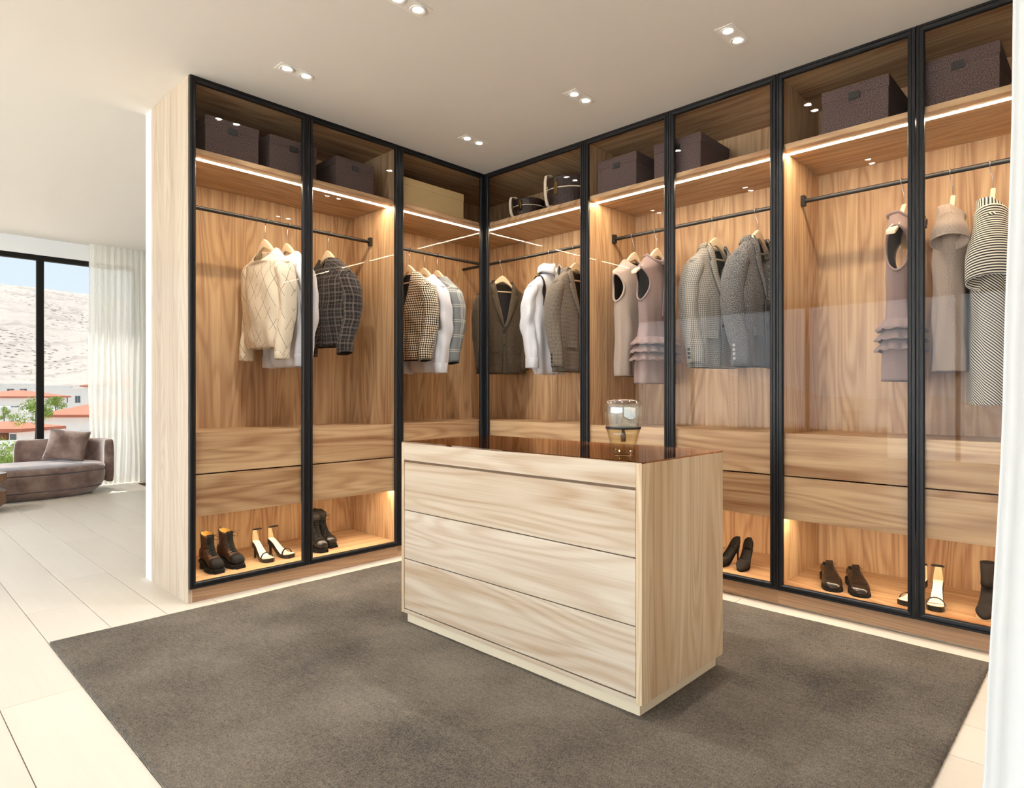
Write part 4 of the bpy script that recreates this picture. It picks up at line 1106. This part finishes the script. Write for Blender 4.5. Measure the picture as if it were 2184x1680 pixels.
def pump(label, x, y, rz, z=.1052, bootie=False):
    e = empty('high_heel_pump' if not bootie else 'heeled_ankle_boot', (x, y, z), rz); tag(e, label, 'shoe' if not bootie else 'boot'); e.scale = (.92,) * 3
    zt = lambda y_: .006 + .100 * sm((y_ + .045) / .145)
    wk = [(-.135, .004), (-.12, .018), (-.10, .030), (-.07, .038), (-.03, .034), (.02, .028), (.07, .028), (.098, .012)]
    sec = []
    for i in range(19):
        y_ = lerp(-.134, .097, i / 18); h = keyed([(-.135, .010), (-.11, .030), (-.07, .046), (-.03, .052), (.02, .054), (.07, .062), (.097, .066)], y_)
        sec.append((y_, keyed(wk, y_), zt(y_), zt(y_) + h))
    bm = bmesh.new(); n = 24; V_ = []
    for i, (y_, w_, h0, h1) in enumerate(sec):
        r = []
        op = sm((y_ + .052) / .02) if not bootie else 0         # top opening behind the vamp
        for j in range(n + 1):
            a = lerp(-pi / 2 - pi + pi * .30 * op, pi / 2 - pi * .30 * op, j / n) if 0 else lerp(pi / 2 + .95 * op, pi / 2 + 2 * pi - .95 * op, j / n)
            s_ = sin(a); r.append(bm.verts.new((w_ * spow(cos(a), .75), y_, (h0 + h1) / 2 + (h1 - h0) / 2 * spow(s_, .75))))
        V_.append(r)
    for i in range(len(V_) - 1):
        for j in range(n): bm.faces.new((V_[i][j], V_[i][j + 1], V_[i + 1][j + 1], V_[i + 1][j]))
    bm.faces.new(V_[-1]); bm.faces.new(V_[0]); bmesh.ops.remove_doubles(bm, verts=bm.verts, dist=.0004)
    o = obj('upper', bm, M_suede, e, smooth=True); m = o.modifiers.new('leather', 'SOLIDIFY'); m.thickness = .0022; m.offset = 0
    obj('sole', sole_bm([(a, b * .95) for a, b in wk], lambda y_: zt(y_) - .005, lambda y_: zt(y_) + .001), M_tan if bootie else M_rubber, e)
    obj('heel', loft([circ((0, .092, .0003), .0048, 12), circ((0, .090, .05), .0052, 12), circ((0, .082, .085), .012, 12, ry=.013), circ((0, .072, .104), .022, 12, ry=.024)]), M_suede, e, smooth=True)
    if bootie:
        rg = []
        for zz, yc, wx, wy in ((.13, .045, .030, .055), (.16, .052, .030, .046), (.20, .055, .032, .042), (.235, .055, .034, .043)):
            rg.append(circ((0, yc, zz), wx, 24, ry=wy))
        o = obj('shaft', loft(rg, True, (True, False)), M_suede, e, smooth=True); m = o.modifiers.new('leather', 'SOLIDIFY'); m.thickness = .003
    return e
pump('black suede stiletto pump partly hidden behind the island', .190, -1.805, R(-104))
pump('black suede stiletto pump fully in view right of the island', .205, -1.900, R(-80))
pump('black suede heeled ankle boot cut off by the white curtain', .205, -2.990, R(-88), bootie=True)

def oxford(label, x, y, rz, z=.1052):
    e = empty('oxford_shoe', (x, y, z), rz); tag(e, label, 'shoe')
    out = [(-.150, .014), (-.142, .032), (-.115, .045), (-.07, .049), (-.02, .040), (.04, .036), (.10, .038), (.130, .028), (.136, .010)]
    obj('sole', sole_bm(out, lambda y_: .0003 + .016 * sm((y_ + .03) / .05), lambda y_: .012 + .018 * sm((y_ + .03) / .06)), M_rubber, e)
    obj('heel', sole_bm([(.058, .034), (.10, .037), (.128, .028), (.135, .010)], lambda y_: .0003, lambda y_: .026), M_rubber, e)
    secs = []
    for i in range(21):
        y_ = lerp(-.147, .133, i / 20); w_ = keyed([(a, b - .003) for a, b in out], y_)
        h = keyed([(-.147, .026), (-.13, .042), (-.10, .052), (-.06, .062), (-.02, .082), (.02, .096), (.05, .088), (.09, .086), (.12, .092), (.133, .088)], y_)
        secs.append((y_, w_, .010 + .016 * sm((y_ + .03) / .06), h))
    bm = bmesh.new(); n = 24; V_ = []
    for (y_, w_, h0, h1) in secs:
        op = sm((y_ - .018) / .02); r = []
        for j in range(n + 1):
            a = lerp(pi / 2 + .85 * op, pi / 2 + 2 * pi - .85 * op, j / n); lean = 1 - .28 * max(0, sin(a)) * sm((y_ + .05) / .05)
            r.append(bm.verts.new((w_ * lean * spow(cos(a), .8), y_, (h0 + h1) / 2 + (h1 - h0) / 2 * spow(sin(a), .8))))
        V_.append(r)
    for i in range(len(V_) - 1):
        for j in range(n): bm.faces.new((V_[i][j], V_[i][j + 1], V_[i + 1][j + 1], V_[i + 1][j]))
    bm.faces.new(V_[0][:-1]); bm.faces.new(V_[-1]); bmesh.ops.remove_doubles(bm, verts=bm.verts, dist=.0004)
    o = obj('upper', bm, [M_brownl, M_rubber], e, smooth=True); m = o.modifiers.new('leather', 'SOLIDIFY'); m.thickness = .003; m.offset = -1; m.material_offset = 1
    obj('toe_cap_seam', tube([(x_, -.088 - .006 * cos(x_ / .043 * 1.5), .058 * max(0, 1 - (abs(x_) / .0455) ** 3) ** .5 + .001) for x_ in [-.040 + .008 * k for k in range(11)]], .0014, 6), M_rubber, e, smooth=True)
    lc = bmesh.new()
    for k in range(5):
        yy = -.030 + k * .012; zz = lerp(.080, .100, k / 4); hw = .014 + k * .001
        tube([(-hw, yy, zz - .004), (0, yy - .002, zz), (hw, yy, zz - .004)], .0019, 6, lc)
    for s_ in (-1, 1): tube([(0, .014, .101), (s_ * .014, .008, .108), (s_ * .026, .004, .100), (s_ * .018, .010, .094), (0, .014, .100)], .0013, 6, lc)
    obj('laces', lc, M_rubber, e, smooth=True)
    obj('tongue', ribbon([(0, -.026, .078), (0, .0, .090), (0, .022, .104), (0, .032, .112)], (1, 0, 0), [.024, .03, .034, .032], .003), M_brownl, e)
    return e
oxford('dark brown leather lace up shoe, left of the pair on the right shelf', .195, -2.345, R(-66))
oxford('dark brown leather lace up shoe, right of the pair on the right shelf', .195, -2.468, R(-66))
sandal('black heeled sandal half hidden by the frame on the right', .165, -2.722, R(-106))
sandal('black heeled sandal fully in view near the right end', .175, -2.808, R(-84))

# ------------------------------------------------------------------ curtains
def curtain(name, label, x0, x1, y, z0, z1, nf, amp, mat, seed=0, top=.5, flare=0.0, n=None):
    rs = random.Random(seed); n = n or nf * 14; NZ = 30; rows = []
    ph = [rs.uniform(-.5, .5) for _ in range(nf + 2)]
    for k in range(NZ + 1):
        t_ = k / NZ; z_ = lerp(z0, z1, t_); r = []
        for i in range(n + 1):
            q = i / n; s_ = q * nf; a = amp * (1 - top * sm((t_ - .86) / .14)) * (1 + .25 * sin(3 * q + seed))
            wob = ph[int(s_) % len(ph)] * .2 * (1 - t_)
            yy = y + a * sin(2 * pi * (s_ + wob * 0) + .35 * sin(2.2 * t_ + q * 9)) + .3 * a * sin(4.3 * pi * s_ + 1)
            xx = lerp(x0, x1, q) + .014 * sin(3 * t_ * pi + q * 20) * (1 - t_) + flare * (1 - t_) * (1 - q)
            r.append((xx, yy, z_))
        rows.append(r)
    o = obj(name, loft(rows, closed=False, uv=True), mat, smooth=True)
    tag(o, label, 'curtain'); return o
t = T('sheer_voile'); u_, v_, _ = t.coord('UV')
df = t.N.new('ShaderNodeBsdfDiffuse'); df.inputs[0].default_value = srgb(250, 248, 243); tl_ = t.N.new('ShaderNodeBsdfTranslucent'); tl_.inputs[0].default_value = srgb(246, 243, 236)
tr_ = t.N.new('ShaderNodeBsdfTransparent'); m1 = t.N.new('ShaderNodeMixShader'); m1.inputs[0].default_value = .6; m2 = t.N.new('ShaderNodeMixShader'); m2.inputs[0].default_value = .14
t.L.new(df.outputs[0], m1.inputs[1]); t.L.new(tl_.outputs[0], m1.inputs[2]); t.L.new(m1.outputs[0], m2.inputs[1]); t.L.new(tr_.outputs[0], m2.inputs[2]); t.L.new(m2.outputs[0], t.out.inputs[0])
M_voile = t.m
curtain('sheer_curtain', 'white sheer gathered curtain beside the tall window, reaching the floor', -1.36, -.05, 5.14, .006, 2.792, 21, .024, M_voile, 2, n=420)
M_heavy = plain('white_curtain_cloth', srgb(228, 230, 231), .75, .2)

# white curtain at the right edge: hangs from the ceiling in the opening, splayed outwards towards the floor
_c = Vector(cam.location); dirx = Vector((SY, CY, 0)); dirr = Vector((CY, -SY, 0))
rows = []
for k in range(41):
    z_ = lerp(.004, 2.695, k / 40); r = []
    ex = keyed([(.0, .925), (.3, .965), (1.08, 1.003), (1.7, 1.022), (2.7, 1.035)], z_)
    for i in range(49):
        q = i / 48; lat = ex + .028 + .34 * q; dep = 1.30 + .030 * sin(q * 7.5 * pi / 2 + .4) - .02 * q + (0.02 * (1 - sm(q * 14)))
        p = Vector((_c.x, _c.y, 0)) + dirx * dep + dirr * lat; r.append((p.x, p.y, z_))
    rows.append(r)
o = obj('white_curtain', loft(rows, closed=False, uv=True), M_heavy, smooth=True); m = o.modifiers.new('cloth', 'SOLIDIFY'); m.thickness = .004
tag(o, 'plain white full height curtain filling the right edge of the picture', 'curtain')

# ------------------------------------------------------------------ daybed, cushion, table
t = T('mauve_velvet'); x, y, z = t.coord(); P = t.vec(x, y, z); n1 = t.noise(P, 6, 3, .6); n2 = t.noise(P, 260, 2)
f = t.rng(t.add(n1, t.mul(n2, .35)), .5, .95)
t.b.inputs['Sheen Weight'].default_value = .6; t.b.inputs['Sheen Roughness'].default_value = .4; t.bump(n2, .3, .001)
M_velvet = t.base(t.mix(f, srgb(104, 82, 74), srgb(160, 138, 128)), .8, .2)
S_ = empty('daybed', (-2.08, 4.80, 0)); tag(S_, 'low curved mauve velvet daybed by the tall window', 'sofa')
def oval(z, rx, ry, n=64, cx=0, cy=0): return [(cx + rx * spow(cos(2 * pi * j / n), .85), cy + ry * spow(sin(2 * pi * j / n), .85), z) for j in range(n)]
obj('base', loft([oval(.0005, .66, .36), oval(.004, .665, .365), oval(.045, .72, .41), oval(.082, .757, .442), oval(.086, .757, .442)]), M_velvet, S_, smooth=True)
obj('seat', loft([oval(.086, .757, .442), oval(.090, .762, .448), oval(.15, .782, .466), oval(.20, .786, .470), oval(.250, .784, .468), oval(.255, .780, .465)]), M_velvet, S_, smooth=True)
obj('seat_cushion', loft([oval(.2545, .778, .463), oval(.259, .785, .469), oval(.282, .786, .469), oval(.308, .774, .458), oval(.324, .735, .425), oval(.332, .60, .33), oval(.335, .3, .15), oval(.3355, .1, .05)]), M_velvet, S_, smooth=True)
rings = []
for k in range(33):
    a = R(lerp(88, -8, k / 32)); ca, sa = spow(cos(a), .85), spow(sin(a), .85); rg = []
    for (o_, z_) in ((-.045, .12), (-.05, .15), (-.05, .545), (-.035, .562), (.03, .562), (.045, .545), (.045, .10), (.03, .085), (-.03, .09)):
        rg.append(((.825 + o_) * ca, (.505 + o_) * sa, z_))
    rings.append(rg)
obj('backrest', loft(rings), M_velvet, S_, smooth=True)
for ch in S_.children:
    m = ch.modifiers.new('soft', 'SUBSURF'); m.levels = 1; m.render_levels = 2
# cushion
def pillow(name, label, loc, rot, w_, h_, th, mat):
    bm = bmesh.new(); n = 18; front, back = [], []
    for side in (1, -1):
        g_ = []
        for j in range(n + 1):
            r = []
            for i in range(n + 1):
                u, v = 2 * i / n - 1, 2 * j / n - 1; b_ = ((1 - u ** 4) * (1 - v ** 4)) ** .55
                pin = 1 - .06 * (1 - abs(u) ** 2) * abs(v) ** 3; pin2 = 1 - .06 * (1 - abs(v) ** 2) * abs(u) ** 3
                r.append(bm.verts.new((u * w_ / 2 * pin2, side * th / 2 * b_ + .006 * sin(7 * u + 4 * v) * b_, h_ / 2 + v * h_ / 2 * pin)))
            g_.append(r)
        for j in range(n):
            for i in range(n): bm.faces.new((g_[j][i], g_[j][i + 1], g_[j + 1][i + 1], g_[j + 1][i]))
    bmesh.ops.remove_doubles(bm, verts=bm.verts, dist=.0005)
    o = obj(name, bm, mat, smooth=True); o.location = loc; o.rotation_euler = rot; tag(o, label, 'cushion'); return o
pillow('throw_cushion', 'square mauve velvet cushion leaning on the daybed backrest', (-1.67, 4.86, .337), (R(-22), R(6), R(-32)), .40, .36, .13, M_velvet)
# coffee table (bronze, two stacked faceted drums)
t = T('bronze_wood'); x, y, z = t.coord(); n_ = t.noise(t.vec(x, y, t.mul(z, 6)), 30, 2); M_bron = t.base(t.mix(n_, srgb(92, 62, 38), srgb(150, 112, 74)), .35, .5)
Tb = empty('coffee_table', (-2.455, 3.985, 0)); tag(Tb, 'round bronze coffee table with a pinched waist, cut by the left edge', 'table')
obj('lower_drum', lathe([(.10, .0005), (.105, .004), (.185, .075), (.19, .19), (.135, .225)], 28), M_bron, Tb)
obj('upper_drum', lathe([(.13, .226), (.135, .245), (.19, .285), (.192, .338), (.19, .342)], 28), M_bron, Tb)
obj('glass_top', lathe([(.188, .3425), (.189, .347), (.187, .348)], 48), plain('dark_mirror_top', (.03, .035, .04, 1), .05, .8), Tb)
print('boards', nb, 'objects', len(bpy.data.objects))

# groups of like things
for key, g_ in (('storage_box', 'storage boxes on the top shelves'), ('downlight', 'twin ceiling downlights'), ('blazer', 'jackets on the rails'), ('dress', 'dresses on the right rails'),
                ('shirt', 'white shirts on the rails'), ('ankle_boot', 'laced boots on the left shoe shelf'), ('heeled_sandal', 'black heeled sandals'), ('oxford_shoe', 'dark leather lace up shoes'),
                ('high_heel_pump', 'black suede pumps'), ('hat_case', 'round hat cases'), ('house', 'houses in the town below'), ('wardrobe', 'wardrobe units')):
    for o in list(bpy.data.objects):
        if o.parent is None and o.name.split('.')[0] == key and 'label' in o and 'group' not in o: o['group'] = g_
